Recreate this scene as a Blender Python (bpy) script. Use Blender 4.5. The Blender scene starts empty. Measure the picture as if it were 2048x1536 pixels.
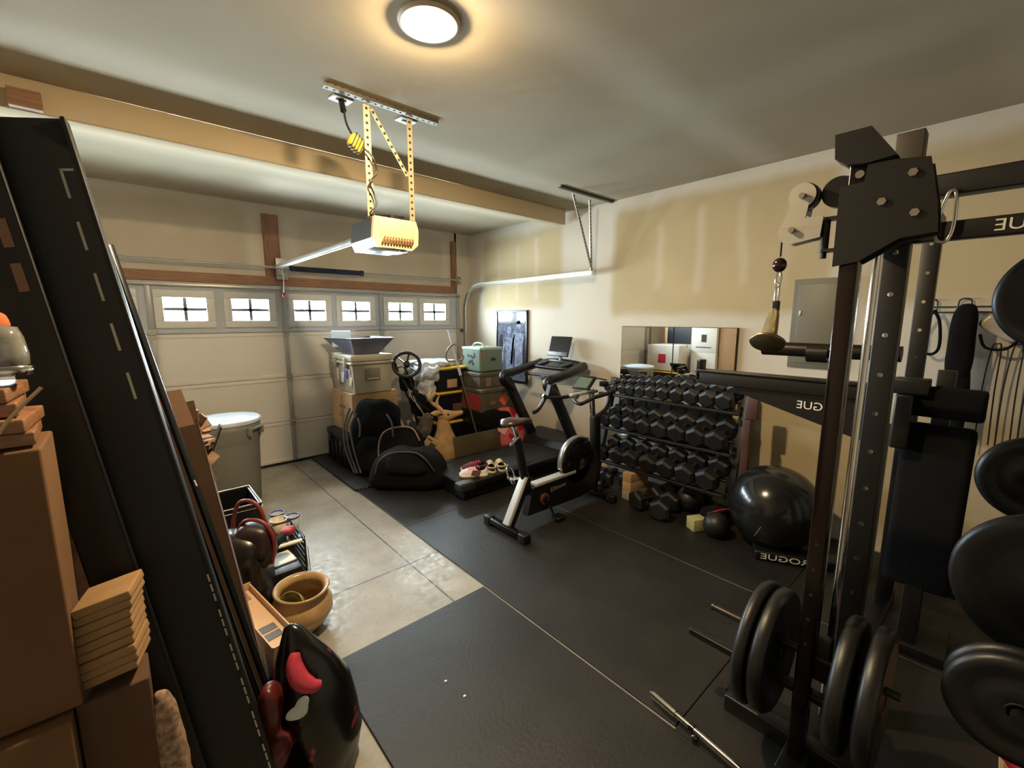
import bpy, bmesh, math, random
from mathutils import Vector, Matrix, Euler, noise as mnoise
random.seed(7)
PI = math.pi
SC = bpy.context.scene
COL = SC.collection

# ------------------------------------------------------------------ camera
cam_d = bpy.data.cameras.new('camera')
cam = bpy.data.objects.new('camera', cam_d); COL.objects.link(cam)
YAW, PITCH = math.radians(41.48), math.radians(8.6)
cam.location = (0, 0, 1.76)
cam.rotation_euler = (PI / 2 - PITCH, 0, -YAW)
cam_d.sensor_width = 36.0; cam_d.sensor_fit = 'HORIZONTAL'
cam_d.lens = 36.0 * 869.0 / 2048.0
cam_d.clip_start = 0.05; cam_d.clip_end = 200
SC.camera = cam

# ------------------------------------------------------------------ world, exposure
w = bpy.data.worlds.new('daylight'); SC.world = w; w.use_nodes = True
wn = w.node_tree.nodes; wl = w.node_tree.links
wbg = wn['Background']
wbg.inputs[0].default_value = (0.82, 0.92, 1.0, 1)
wbg.inputs[1].default_value = 80.0
SC.view_settings.view_transform = 'Standard'
SC.view_settings.look = 'None'
SC.view_settings.exposure = 1.62
SC.view_settings.gamma = 1.0
SC.view_settings.use_curve_mapping = False
SC.cycles.max_bounces = 10
SC.cycles.diffuse_bounces = 7
SC.cycles.glossy_bounces = 5
SC.cycles.transparent_max_bounces = 8
SC.cycles.sample_clamp_indirect = 6
SC.cycles.use_denoising = True
SC.cycles.caustics_reflective = False
SC.cycles.caustics_refractive = False

# daylight portals in the door lights (guides sky sampling only)
WIN_X = (-0.73, -0.14, 0.49, 1.08, 1.71, 2.28, 2.91, 3.46)
WIN_W, WIN_Z0, WIN_Z1 = 0.36, 1.735, 1.97
for wx in WIN_X:
    ld = bpy.data.lights.new('door_light_portal', 'AREA'); ld.shape = 'RECTANGLE'
    ld.size = WIN_W; ld.size_y = WIN_Z1 - WIN_Z0; ld.cycles.is_portal = True
    lo = bpy.data.objects.new('door_light_portal', ld); COL.objects.link(lo)
    lo.location = (wx, 5.70, (WIN_Z0 + WIN_Z1) / 2); lo.rotation_euler = (-PI / 2, 0, 0)

# the ceiling lamp's bulb
LAMP = (1.12, 1.81, 3.03)
LAMP_RADIANCE = 820.0   # given off by the lamp's own lens

# ------------------------------------------------------------------ materials
def S(r, g, b):
    f = lambda c: (c / 255 / 12.92) if c / 255 <= 0.04045 else ((c / 255 + 0.055) / 1.055) ** 2.4
    return (f(r), f(g), f(b), 1.0)
MATS = {}
def mat(name, col, rough=0.5, metal=0.0, var=0.0, vscale=8.0, bump=0.0, bscale=60.0, coat=0.0, emit=None, estr=0.0, spec=0.5, stretch=None):
    if name in MATS: return MATS[name]
    m = bpy.data.materials.new(name); m.use_nodes = True
    nt = m.node_tree; b = nt.nodes['Principled BSDF']
    b.inputs['Base Color'].default_value = col
    b.inputs['Roughness'].default_value = rough
    b.inputs['Metallic'].default_value = metal
    b.inputs['Specular IOR Level'].default_value = spec
    b.inputs['Coat Weight'].default_value = coat
    if emit:
        b.inputs['Emission Color'].default_value = emit; b.inputs['Emission Strength'].default_value = estr
    if var or bump:
        tc = nt.nodes.new('ShaderNodeTexCoord'); src = tc.outputs['Object']
        if stretch:
            mp = nt.nodes.new('ShaderNodeMapping'); mp.inputs['Scale'].default_value = stretch
            nt.links.new(src, mp.inputs[0]); src = mp.outputs[0]
    if var:
        n = nt.nodes.new('ShaderNodeTexNoise'); n.inputs['Scale'].default_value = vscale; n.inputs['Detail'].default_value = 5
        nt.links.new(src, n.inputs[0])
        mr = nt.nodes.new('ShaderNodeMapRange'); mr.inputs[1].default_value = 0.3; mr.inputs[2].default_value = 0.7
        mr.inputs[3].default_value = 1 - var; mr.inputs[4].default_value = 1 + var
        nt.links.new(n.outputs[0], mr.inputs[0])
        mx = nt.nodes.new('ShaderNodeMix'); mx.data_type = 'RGBA'; mx.blend_type = 'MULTIPLY'; mx.inputs[0].default_value = 1
        mx.inputs[6].default_value = col; nt.links.new(mr.outputs[0], mx.inputs[7]); nt.links.new(mx.outputs[2], b.inputs['Base Color'])
    if bump:
        n2 = nt.nodes.new('ShaderNodeTexNoise'); n2.inputs['Scale'].default_value = bscale; n2.inputs['Detail'].default_value = 3
        nt.links.new(src, n2.inputs[0])
        bp = nt.nodes.new('ShaderNodeBump'); bp.inputs['Strength'].default_value = bump; bp.inputs['Distance'].default_value = 0.01
        nt.links.new(n2.outputs[0], bp.inputs['Height']); nt.links.new(bp.outputs[0], b.inputs['Normal'])
    MATS[name] = m
    return m

def rect_mask(nt, a, b, r, soft):
    """soft-edged rectangle a0<a<a1, b0<b<b1 ; a, b are sockets"""
    out = None
    for sock, lo_, hi_ in ((a, r[0], r[1]), (b, r[2], r[3])):
        for edge, sgn in ((lo_, 1), (hi_, -1)):
            mr = nt.nodes.new('ShaderNodeMapRange'); mr.interpolation_type = 'SMOOTHSTEP'
            mr.inputs[1].default_value = edge - soft; mr.inputs[2].default_value = edge + soft
            mr.inputs[3].default_value = 0 if sgn > 0 else 1; mr.inputs[4].default_value = 1 if sgn > 0 else 0
            nt.links.new(sock, mr.inputs[0])
            if out is None: out = mr.outputs[0]
            else:
                mu = nt.nodes.new('ShaderNodeMath'); mu.operation = 'MULTIPLY'
                nt.links.new(out, mu.inputs[0]); nt.links.new(mr.outputs[0], mu.inputs[1]); out = mu.outputs[0]
    return out
def drywall(name, base, patches, axes, wob=0.06):
    """unpainted drywall: base colour plus soft rectangles (rect, colour, softness, strength)"""
    m = bpy.data.materials.new(name); m.use_nodes = True; nt = m.node_tree; b = nt.nodes['Principled BSDF']
    b.inputs['Roughness'].default_value = 0.92; b.inputs['Specular IOR Level'].default_value = 0.25
    tc = nt.nodes.new('ShaderNodeTexCoord'); sx = nt.nodes.new('ShaderNodeSeparateXYZ')
    ns = nt.nodes.new('ShaderNodeTexNoise'); ns.inputs['Scale'].default_value = 2.2; ns.inputs['Detail'].default_value = 4
    nt.links.new(tc.outputs['Object'], ns.inputs[0])
    vm = nt.nodes.new('ShaderNodeVectorMath'); vm.operation = 'MULTIPLY_ADD'; vm.inputs[1].default_value = (wob * 2, wob * 2, wob * 2)
    nt.links.new(ns.outputs['Color'], vm.inputs[0]); nt.links.new(tc.outputs['Object'], vm.inputs[2])
    v2 = nt.nodes.new('ShaderNodeVectorMath'); v2.operation = 'SUBTRACT'; v2.inputs[1].default_value = (wob, wob, wob)
    nt.links.new(vm.outputs[0], v2.inputs[0]); nt.links.new(v2.outputs[0], sx.inputs[0])
    A, B = sx.outputs[axes[0]], sx.outputs[axes[1]]
    rgb = nt.nodes.new('ShaderNodeRGB'); rgb.outputs[0].default_value = base; cur = rgb.outputs[0]
    for r, c, soft, k in patches:
        o = rect_mask(nt, A, B, r, soft)
        mu = nt.nodes.new('ShaderNodeMath'); mu.operation = 'MULTIPLY'; mu.inputs[1].default_value = k; nt.links.new(o, mu.inputs[0])
        mx = nt.nodes.new('ShaderNodeMix'); mx.data_type = 'RGBA'; nt.links.new(mu.outputs[0], mx.inputs[0])
        nt.links.new(cur, mx.inputs[6]); mx.inputs[7].default_value = c; cur = mx.outputs[2]
    n = nt.nodes.new('ShaderNodeTexNoise'); n.inputs['Scale'].default_value = 1.6; n.inputs['Detail'].default_value = 6
    nt.links.new(tc.outputs['Object'], n.inputs[0])
    mr = nt.nodes.new('ShaderNodeMapRange'); mr.inputs[1].default_value = .3; mr.inputs[2].default_value = .7; mr.inputs[3].default_value = .93; mr.inputs[4].default_value = 1.05
    nt.links.new(n.outputs[0], mr.inputs[0])
    mx = nt.nodes.new('ShaderNodeMix'); mx.data_type = 'RGBA'; mx.blend_type = 'MULTIPLY'; mx.inputs[0].default_value = 1
    nt.links.new(cur, mx.inputs[6]); nt.links.new(mr.outputs[0], mx.inputs[7]); nt.links.new(mx.outputs[2], b.inputs['Base Color'])
    MATS[name] = m
    return m

BLK = mat('black_powder_coat', S(15, 15, 16), 0.42, 0.0, bump=0.05, bscale=400)
BLKM = mat('black_satin_steel', S(18, 17, 17), 0.22, 0.6)
BLKP = mat('black_plastic', S(14, 14, 15), 0.38)
BLKR = mat('black_rubber', S(18, 18, 19), 0.62, var=.2, vscale=30)
BLKC = mat('black_cloth', S(12, 12, 13), 0.95, bump=.3, bscale=300, spec=.2)
GREYP = mat('grey_plastic', S(120, 124, 124), 0.45)
DGREY = mat('dark_grey_plastic', S(38, 40, 42), 0.5)
STEEL = mat('galvanised_steel', S(175, 172, 162), 0.38, 0.85, var=.1, vscale=30)
CHROME = mat('chrome', S(225, 222, 215), 0.1, 1.0)
SILVER = mat('silver_paint', S(190, 192, 194), 0.35, 0.3)
WHITE = mat('white_plastic', S(232, 232, 228), 0.4)
WHITEP = mat('white_print', S(225, 225, 220), 0.6)
CARD = mat('cardboard', S(158, 122, 88), 0.85, var=.08, vscale=6, bump=.05, bscale=120)
CARDD = mat('dark_cardboard', S(88, 64, 48), 0.88, var=.1, vscale=5, bump=.05, bscale=120)
TAPE = mat('packing_tape', S(170, 140, 105), 0.25)
WOODB = mat('brown_lumber', S(146, 108, 84), 0.75, var=.25, vscale=7, stretch=(1, 12, 12))
WOODL = mat('light_lumber', S(205, 165, 115), 0.7, var=.2, vscale=8, stretch=(14, 3, 14))
INK = mat('dark_ink', S(45, 42, 42), 0.7)
RED = mat('red_cloth', S(176, 30, 44), 0.85)
PINK = mat('pink_print', S(214, 48, 84), 0.4)
YEL = mat('yellow_plastic', S(226, 182, 52), 0.45)
NAVY = mat('dark_navy_plastic', S(18, 20, 29), 0.4)

# ------------------------------------------------------------------ mesh builder
def rot(rx=0, ry=0, rz=0): return Euler((rx, ry, rz)).to_matrix().to_4x4()
def TR(x, y, z): return Matrix.Translation((x, y, z))
WM = {}
def frame_mat(p0, p1, up=(0, 0, 1)):
    p0 = Vector(p0); p1 = Vector(p1); zz = (p1 - p0).normalized(); up = Vector(up)
    if abs(zz.dot(up)) > 0.999: up = Vector((1, 0, 0)) if abs(zz.x) < .9 else Vector((0, 1, 0))
    xx = up.cross(zz).normalized(); yy = zz.cross(xx)
    m = Matrix((xx, yy, zz)).transposed().to_4x4(); m.translation = p0
    return m
class MB:
    def __init__(s): s.v = []; s.f = []; s.m = []; s.sm = []
    def add(s, vs, fs, mi=0, smooth=False, M=None):
        o = len(s.v)
        s.v += [tuple((M @ Vector(v)) if M is not None else v) for v in vs]
        s.f += [tuple(i + o for i in f) for f in fs]; s.m += [mi] * len(fs); s.sm += [smooth] * len(fs)
        return s
    def box(s, c, d, R=None, mi=0, bev=0.0, seg=2):
        M = TR(*c) @ (R if R is not None else Matrix.Identity(4))
        if bev <= 0:
            x, y, z = d[0] / 2, d[1] / 2, d[2] / 2
            vs = [(-x, -y, -z), (x, -y, -z), (x, y, -z), (-x, y, -z), (-x, -y, z), (x, -y, z), (x, y, z), (-x, y, z)]
            return s.add(vs, [(0, 3, 2, 1), (4, 5, 6, 7), (0, 1, 5, 4), (1, 2, 6, 5), (2, 3, 7, 6), (3, 0, 4, 7)], mi, False, M)
        bm = bmesh.new(); bmesh.ops.create_cube(bm, size=1)
        for v in bm.verts: v.co = Vector((v.co.x * d[0], v.co.y * d[1], v.co.z * d[2]))
        bmesh.ops.bevel(bm, geom=bm.edges[:], offset=min(bev, min(d) * .49), segments=seg, profile=.6, affect='EDGES')
        bm.verts.index_update()
        s.add([v.co[:] for v in bm.verts], [[v.index for v in f.verts] for f in bm.faces], mi, seg > 1, M)
        bm.free(); return s
    def bb(s, x0, x1, y0, y1, z0, z1, mi=0, bev=0.0, seg=2):
        return s.box(((x0 + x1) / 2, (y0 + y1) / 2, (z0 + z1) / 2), (abs(x1 - x0), abs(y1 - y0), abs(z1 - z0)), None, mi, bev, seg)
    def beam(s, p0, p1, w, h, mi=0, bev=0.0, up=(0, 0, 1)):
        L = (Vector(p1) - Vector(p0)).length
        return s.box((0, 0, 0), (w, h, L), frame_mat(p0, p1, up) @ TR(0, 0, L / 2), mi, bev)
    def cyl(s, p0, p1, r, r2=None, n=16, mi=0, caps=True, smooth=True):
        r2 = r if r2 is None else r2
        L = (Vector(p1) - Vector(p0)).length; M = frame_mat(p0, p1)
        vs = [(r * math.cos(2 * PI * k / n), r * math.sin(2 * PI * k / n), 0) for k in range(n)] + \
             [(r2 * math.cos(2 * PI * k / n), r2 * math.sin(2 * PI * k / n), L) for k in range(n)]
        s.add(vs, [(k, (k + 1) % n, n + (k + 1) % n, n + k) for k in range(n)], mi, smooth, M)
        if caps: s.add(vs, [tuple(range(n - 1, -1, -1)), tuple(range(n, 2 * n))], mi, False, M)
        return s
    def tube(s, pts, r, n=10, mi=0, closed=False, caps=True, sub=0):
        P = [Vector(p) for p in pts]
        if sub:
            Q = []; m = len(P); rng = range(m if closed else m - 1)
            for i in rng:
                a = P[(i - 1) % m] if (closed or i > 0) else P[i]; b = P[i]; c = P[(i + 1) % m]
                d = P[(i + 2) % m] if (closed or i + 2 < m) else c
                for k in range(sub):
                    t = k / sub
                    Q.append(0.5 * ((2 * b) + (c - a) * t + (2 * a - 5 * b + 4 * c - d) * t * t + (3 * b - a - 3 * c + d) * t ** 3))
            if not closed: Q.append(P[-1])
            P = Q
        m = len(P); rr = r if callable(r) else (lambda t: r)
        T = []
        for i in range(m):
            a = P[(i - 1) % m] if (closed or i > 0) else P[i]; b = P[(i + 1) % m] if (closed or i < m - 1) else P[i]
            T.append((b - a).normalized())
        nrm = T[0].orthogonal().normalized(); vs = []
        for i in range(m):
            nrm = (nrm - T[i] * nrm.dot(T[i])).normalized(); bi = T[i].cross(nrm); R_ = rr(i / max(1, m - 1))
            for k in range(n):
                a = 2 * PI * k / n; vs.append(tuple(P[i] + (nrm * math.cos(a) + bi * math.sin(a)) * R_))
        fs = []
        for i in range(m if closed else m - 1):
            j = (i + 1) % m
            for k in range(n): fs.append((i * n + k, i * n + (k + 1) % n, j * n + (k + 1) % n, j * n + k))
        s.add(vs, fs, mi, True)
        if caps and not closed: s.add(vs, [tuple(range(n - 1, -1, -1)), tuple(range((m - 1) * n, m * n))], mi, False)
        return s
    def lathe(s, prof, M=None, n=28, mi=0, smooth=True):
        vs = []
        for r, z in prof: vs += [(r * math.cos(2 * PI * k / n), r * math.sin(2 * PI * k / n), z) for k in range(n)]
        fs = [(i * n + k, i * n + (k + 1) % n, (i + 1) * n + (k + 1) % n, (i + 1) * n + k) for i in range(len(prof) - 1) for k in range(n)]
        return s.add(vs, fs, mi, smooth, M)
    def prism(s, poly, t, M=None, mi=0):
        n = len(poly); vs = [(x, y, -t / 2) for x, y in poly] + [(x, y, t / 2) for x, y in poly]
        fs = [tuple(range(n - 1, -1, -1)), tuple(range(n, 2 * n))] + [(k, (k + 1) % n, n + (k + 1) % n, n + k) for k in range(n)]
        return s.add(vs, fs, mi, False, M)
    def loft(s, rings, mi=0, n=20, caps=True, M=None):
        """rings: (centre, right-vector, up-vector) ellipses"""
        vs = []
        for c, a, b in rings:
            c, a, b = Vector(c), Vector(a), Vector(b)
            vs += [tuple(c + a * math.cos(2 * PI * k / n) + b * math.sin(2 * PI * k / n)) for k in range(n)]
        m = len(rings)
        fs = [(i * n + k, i * n + (k + 1) % n, (i + 1) * n + (k + 1) % n, (i + 1) * n + k) for i in range(m - 1) for k in range(n)]
        if caps: fs += [tuple(range(n - 1, -1, -1)), tuple(range((m - 1) * n, m * n))]
        return s.add(vs, fs, mi, True, M)
    def blob(s, c, d, R=None, e=4.0, amp=0.0, fr=4.0, mi=0, n=14, seed=0):
        bm = bmesh.new(); bmesh.ops.create_cube(bm, size=2)
        bmesh.ops.subdivide_edges(bm, edges=bm.edges[:], cuts=n, use_grid_fill=True)
        M = TR(*c) @ (R if R is not None else Matrix.Identity(4))
        vs = []
        for v in bm.verts:
            x, y, z = v.co; q = (abs(x) ** e + abs(y) ** e + abs(z) ** e) ** (1 / e)
            p = Vector((x / q * d[0] / 2, y / q * d[1] / 2, z / q * d[2] / 2))
            if amp: p += p.normalized() * amp * mnoise.noise(p * fr + Vector((seed, seed * 2, 0)))
            vs.append(tuple(p))
        bm.verts.index_update()
        s.add(vs, [[v.index for v in f.verts] for f in bm.faces], mi, True, M); bm.free(); return s
    def sphere(s, c, r, n=24, mi=0, sc=(1, 1, 1), R=None):
        prof = [(r * math.sin(PI * i / (n // 2)) or 1e-5, -r * math.cos(PI * i / (n // 2))) for i in range(n // 2 + 1)]
        M = TR(*c) @ (R if R is not None else Matrix.Identity(4)) @ Matrix.Diagonal((sc[0], sc[1], sc[2], 1))
        return s.lathe(prof, M, n, mi)
    def build(s, name, mats, parent=None):
        me = bpy.data.meshes.new(name)
        vs = s.v
        if parent is not None:
            I = WM[parent].inverted(); vs = [tuple(I @ Vector(v)) for v in vs]
        me.from_pydata(vs, [], s.f); me.validate(); me.update()
        if not isinstance(mats, (list, tuple)): mats = [mats]
        for m in mats: me.materials.append(m)
        if len(me.polygons) == len(s.f):
            me.polygons.foreach_set('material_index', s.m); me.polygons.foreach_set('use_smooth', s.sm)
        o = bpy.data.objects.new(name, me); COL.objects.link(o)
        WM[o] = Matrix.Identity(4)
        if parent is not None: o.parent = parent; WM[o] = WM[parent].copy()
        return o
def tag(o, label, cat, group=None):
    o['label'] = label; o['category'] = cat
    if group: o['group'] = group
    return o
def thing(name, label, cat, loc=(0, 0, 0), group=None):
    o = bpy.data.objects.new(name, None); COL.objects.link(o); o.location = loc; o.empty_display_size = .05
    WM[o] = TR(*loc); return tag(o, label, cat, group)
def struct(o): o['kind'] = 'structure'; return o
def place(o, loc, rz=0, rx=0, ry=0): o.location = loc; o.rotation_euler = (rx, ry, rz)
def copy_tree(o, parent=None):
    c = o.copy(); COL.objects.link(c)
    if parent is not None: c.parent = parent
    for ch in [x for x in bpy.data.objects if x.parent == o and x != c]: copy_tree(ch, c)
    return c
def text(name, s, size, c, xd, yd, m, parent=None, mirror=False, ext=.0006, fit=None):
    cu = bpy.data.curves.new(name, 'FONT'); cu.body = s; cu.size = size; cu.extrude = ext
    cu.align_x = 'CENTER'; cu.align_y = 'CENTER'
    o = bpy.data.objects.new(name, cu); COL.objects.link(o)
    me = bpy.data.meshes.new_from_object(o); bpy.data.objects.remove(o)
    xd = Vector(xd).normalized(); yd = Vector(yd).normalized(); zd = xd.cross(yd).normalized(); yd = zd.cross(xd)
    X = Matrix((xd, yd, zd)).transposed().to_4x4(); X.translation = Vector(c)
    sx = 1.0
    if fit:
        wd = max(v.co.x for v in me.vertices) - min(v.co.x for v in me.vertices); sx = fit / wd
    if mirror: sx = -sx
    b = MB(); b.add([(v.co.x * sx, v.co.y, v.co.z) for v in me.vertices], [tuple(p.vertices) for p in me.polygons], 0, False, X)
    bpy.data.meshes.remove(me)
    return b.build(name, m, parent)
RV = Vector((math.cos(YAW), -math.sin(YAW), 0))   # a horizontal direction used by things that stand askew in the room

# ================================================================== THE ROOM
XL, XR, YB, YF, ZC = -1.45, 4.15, 5.70, -2.6, 3.03
MUD = S(206, 198, 184); TAN = S(182, 164, 126); TAN2 = S(168, 146, 108); MUDL = S(206, 194, 176)
wall_r = drywall('drywall_right', MUD, [
    ((3.75, 5.35, 1.90, 2.90), TAN, .07, .85), ((0.95, 2.98, 1.80, 2.92), TAN, .06, .9), ((-3, 0.75, 1.85, 2.9), TAN, .08, .9),
    ((-3, 1.95, .15, 1.12), TAN, .09, .8), ((3.0, 4.3, 0.0, .75), S(196, 180, 158), .1, .5),
    ((2.40, 2.46, 2.05, 2.70), MUDL, .045, .55), ((1.98, 2.04, 2.0, 2.8), MUDL, .045, .6), ((1.60, 1.66, 2.05, 2.8), MUDL, .045, .5),
    ((1.25, 1.29, 2.0, 2.7), MUDL, .045, .3), ((4.95, 5.0, 2.0, 2.75), MUDL, .045, .5), ((4.55, 4.6, 2.0, 2.75), MUDL, .045, .5),
    ((4.18, 4.24, 2.0, 2.8), MUDL, .045, .6)], (1, 2))
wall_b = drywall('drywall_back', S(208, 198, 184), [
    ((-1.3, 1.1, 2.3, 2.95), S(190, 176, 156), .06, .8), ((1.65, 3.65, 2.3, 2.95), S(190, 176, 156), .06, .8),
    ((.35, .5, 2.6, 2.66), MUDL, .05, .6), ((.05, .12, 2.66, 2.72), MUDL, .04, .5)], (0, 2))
wall_l = drywall('drywall_left', MUD, [((-2, 5.5, 1.4, 2.8), TAN, .08, .7)], (1, 2))
ceil_m = drywall('drywall_ceiling', S(170, 160, 138), [
    ((-1.4, 4.1, 1.35, 1.6), S(192, 184, 166), .12, .8), ((-1.4, 4.1, 2.95, 3.2), S(192, 184, 166), .12, .7), ((-1.4, 4.1, -.1, .15), S(184, 176, 158), .12, .7),
    ((2.6, 2.95, -2, 3.5), S(182, 174, 156), .14, .5), ((-1.4, 4.1, 4.0, 4.4), S(214, 204, 180), .2, .8), ((1.1, 2.4, 4.6, 5.2), S(214, 206, 190), .15, .5)], (0, 1))
beam_m = drywall('drywall_beam', S(196, 180, 152), [], (0, 1))

def conc():
    m = bpy.data.materials.new('polished_concrete'); m.use_nodes = True; nt = m.node_tree; b = nt.nodes['Principled BSDF']
    tc = nt.nodes.new('ShaderNodeTexCoord')
    n = nt.nodes.new('ShaderNodeTexNoise'); n.inputs['Scale'].default_value = 2.5; n.inputs['Detail'].default_value = 8; n.inputs['Roughness'].default_value = .65
    nt.links.new(tc.outputs['Object'], n.inputs[0])
    cr = nt.nodes.new('ShaderNodeValToRGB'); cr.color_ramp.elements[0].position = .3; cr.color_ramp.elements[0].color = S(122, 116, 104)
    cr.color_ramp.elements[1].position = .72; cr.color_ramp.elements[1].color = S(160, 156, 146)
    nt.links.new(n.outputs[0], cr.inputs[0])
    # control joints
    sx = nt.nodes.new('ShaderNodeSeparateXYZ'); nt.links.new(tc.outputs['Object'], sx.inputs[0])
    cur = cr.outputs[0]
    for r in ((1.375, 1.385, -3, 5.6), (-2, 5, 2.675, 2.685)):
        o = rect_mask(nt, sx.outputs[0], sx.outputs[1], r, .004)
        mx = nt.nodes.new('ShaderNodeMix'); mx.data_type = 'RGBA'; nt.links.new(o, mx.inputs[0]); nt.links.new(cur, mx.inputs[6]); mx.inputs[7].default_value = S(48, 44, 40); cur = mx.outputs[2]
    nt.links.new(cur, b.inputs['Base Color'])
    n2 = nt.nodes.new('ShaderNodeTexNoise'); n2.inputs['Scale'].default_value = 22; n2.inputs['Detail'].default_value = 9; n2.inputs['Roughness'].default_value = .7
    nt.links.new(tc.outputs['Object'], n2.inputs[0])
    mr = nt.nodes.new('ShaderNodeMapRange'); mr.inputs[1].default_value = .35; mr.inputs[2].default_value = .65; mr.inputs[3].default_value = .24; mr.inputs[4].default_value = .58
    nt.links.new(n2.outputs[0], mr.inputs[0]); nt.links.new(mr.outputs[0], b.inputs['Roughness'])
    bp = nt.nodes.new('ShaderNodeBump'); bp.inputs['Strength'].default_value = .12; bp.inputs['Distance'].default_value = .01
    n3 = nt.nodes.new('ShaderNodeTexNoise'); n3.inputs['Scale'].default_value = 30; n3.inputs['Detail'].default_value = 4
    nt.links.new(tc.outputs['Object'], n3.inputs[0]); nt.links.new(n3.outputs[0], bp.inputs['Height']); nt.links.new(bp.outputs[0], b.inputs['Normal'])
    return m
CONC = conc()
struct(MB().bb(XL - .2, XR + .2, YF - .2, YB + .15, -.12, 0).build('floor', CONC))
struct(MB().bb(XL - .2, XR + .2, YF - .2, YB + .15, ZC, ZC + .12).build('ceiling', ceil_m))
struct(MB().bb(XR, XR + .15, YF - .2, YB + .15, 0, ZC).build('wall_right', wall_r))
struct(MB().bb(XL - .15, XL, YF - .2, YB + .15, 0, ZC).build('wall_left', wall_l))
struct(MB().bb(XL, XR, YF - .15, YF, 0, ZC).build('wall_front', wall_l))
DX0, DX1, DZ = -1.02, 3.90, 2.13
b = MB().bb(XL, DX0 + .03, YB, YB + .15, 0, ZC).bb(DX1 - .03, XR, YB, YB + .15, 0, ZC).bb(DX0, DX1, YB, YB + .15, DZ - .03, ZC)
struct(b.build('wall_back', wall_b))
# dropped beam across the ceiling
struct(MB().bb(XL, XR - .10, 3.62, 3.76, 2.86, ZC, 0, .012).build('trim_beam', beam_m))

# lumber round the door head
struct(MB().bb(DX0 - .2, 3.86, YB - .035, YB, 2.135, 2.235).build('trim_header_board', WOODB))
WOODV = mat('brown_lumber_upright', S(140, 102, 80), 0.75, var=.25, vscale=7, stretch=(12, 12, 1))
struct(MB().bb(1.27, 1.43, YB - .05, YB, 2.235, 2.92).build('trim_centre_board', WOODV))
struct(MB().bb(3.79, 3.86, YB - .05, YB, 2.235, 2.90).build('trim_side_board', WOODV))
struct(MB().bb(-1.15, -1.02, YB - .05, YB, 2.235, 2.90).build('trim_side_board_left', WOODV))

struct(MB().bb(-.34, -.215, 3.575, 3.618, 2.865, 2.955).build('trim_beam_block', WOODB))

# garage door ---------------------------------------------------------------
DOORM = mat('door_panel_paint', S(214, 208, 200), .55, var=.04, vscale=2)
DSTILE = mat('door_stile_steel', S(160, 160, 160), .4, .3)
door = bpy.data.objects.new('door_1', None); COL.objects.link(door); door['kind'] = 'structure'; WM[door] = Matrix.Identity(4)
SEC = [0.03, 0.53, 1.06, 1.60, 2.13]
Y0, Y1 = 5.64, 5.70
for i in range(3):
    b = MB()
    b.bb(DX0, DX1, Y1 - .012, Y1, SEC[i + 1] - .02, SEC[i + 1] + .02).bb(DX0, DX1, Y0 + .012, Y1, SEC[i] + .002, SEC[i + 1] - .002)
    b.bb(DX0, DX1, Y0 + .006, Y0 + .016, SEC[i] + .002, SEC[i] + .045, 0, .004).bb(DX0, DX1, Y0 + .006, Y0 + .016, SEC[i + 1] - .045, SEC[i + 1] - .002, 0, .004)
    b.build('door_section', DOORM, door)
b = MB(); zb, zt = SEC[3] + .002, SEC[4] - .002
b.bb(DX0, DX1, Y0 + .006, Y1, zb, WIN_Z0 - .05); b.bb(DX0, DX1, Y0 + .006, Y1, WIN_Z1 + .05, zt)
xs = [DX0] + [q for wx in WIN_X for q in (wx - WIN_W / 2 - .05, wx + WIN_W / 2 + .05)] + [DX1]
for k in range(0, len(xs), 2): b.bb(xs[k], xs[k + 1], Y0 + .006, Y1, WIN_Z0 - .05, WIN_Z1 + .05)
b.bb(DX0, DX1, Y0 - .01, Y0 + .01, zt - .03, zt, 0, .003).bb(DX0, DX1, Y0 - .006, Y0 + .01, zb, zb + .04, 0, .004)
b.build('door_section', mat('door_top_panel_paint', S(176, 180, 186), .5), door)
b = MB()
for x in (DX0 + .03, .20, 1.42, 2.62, DX1 - .03):
    for i in range(4): b.bb(x - .022, x + .022, Y0 - .012, Y0 + .02, SEC[i] + .01, SEC[i + 1] - .01, 0, .003)
b.build('stile', DSTILE, door)
b = MB()
for x in (DX0 + .03, .20, 1.42, 2.62, DX1 - .03):
    for z in SEC[1:4]:
        b.bb(x - .03, x + .03, Y0 - .02, Y0 - .008, z - .05, z + .05); b.cyl((x - .03, Y0 - .024, z), (x + .03, Y0 - .024, z), .008, n=10)
b.build('hinge', STEEL, door)
MB().bb(DX0, DX1, Y0 - .03, Y0 + .0, 2.085, 2.11, 0, .003).build('strut', STEEL, door)
MB().bb(DX0, DX1, Y0 + .005, Y1, 0.0, .036, 0, .004).build('bottom_seal', BLKR, door)
b = MB().bb(1.41, 1.45, Y0 - .045, Y0 - .008, 1.62, 2.10).bb(1.40, 1.46, Y0 - .09, Y0 - .04, 2.08, 2.12)
b.build('opener_bracket', DSTILE, door)

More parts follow.
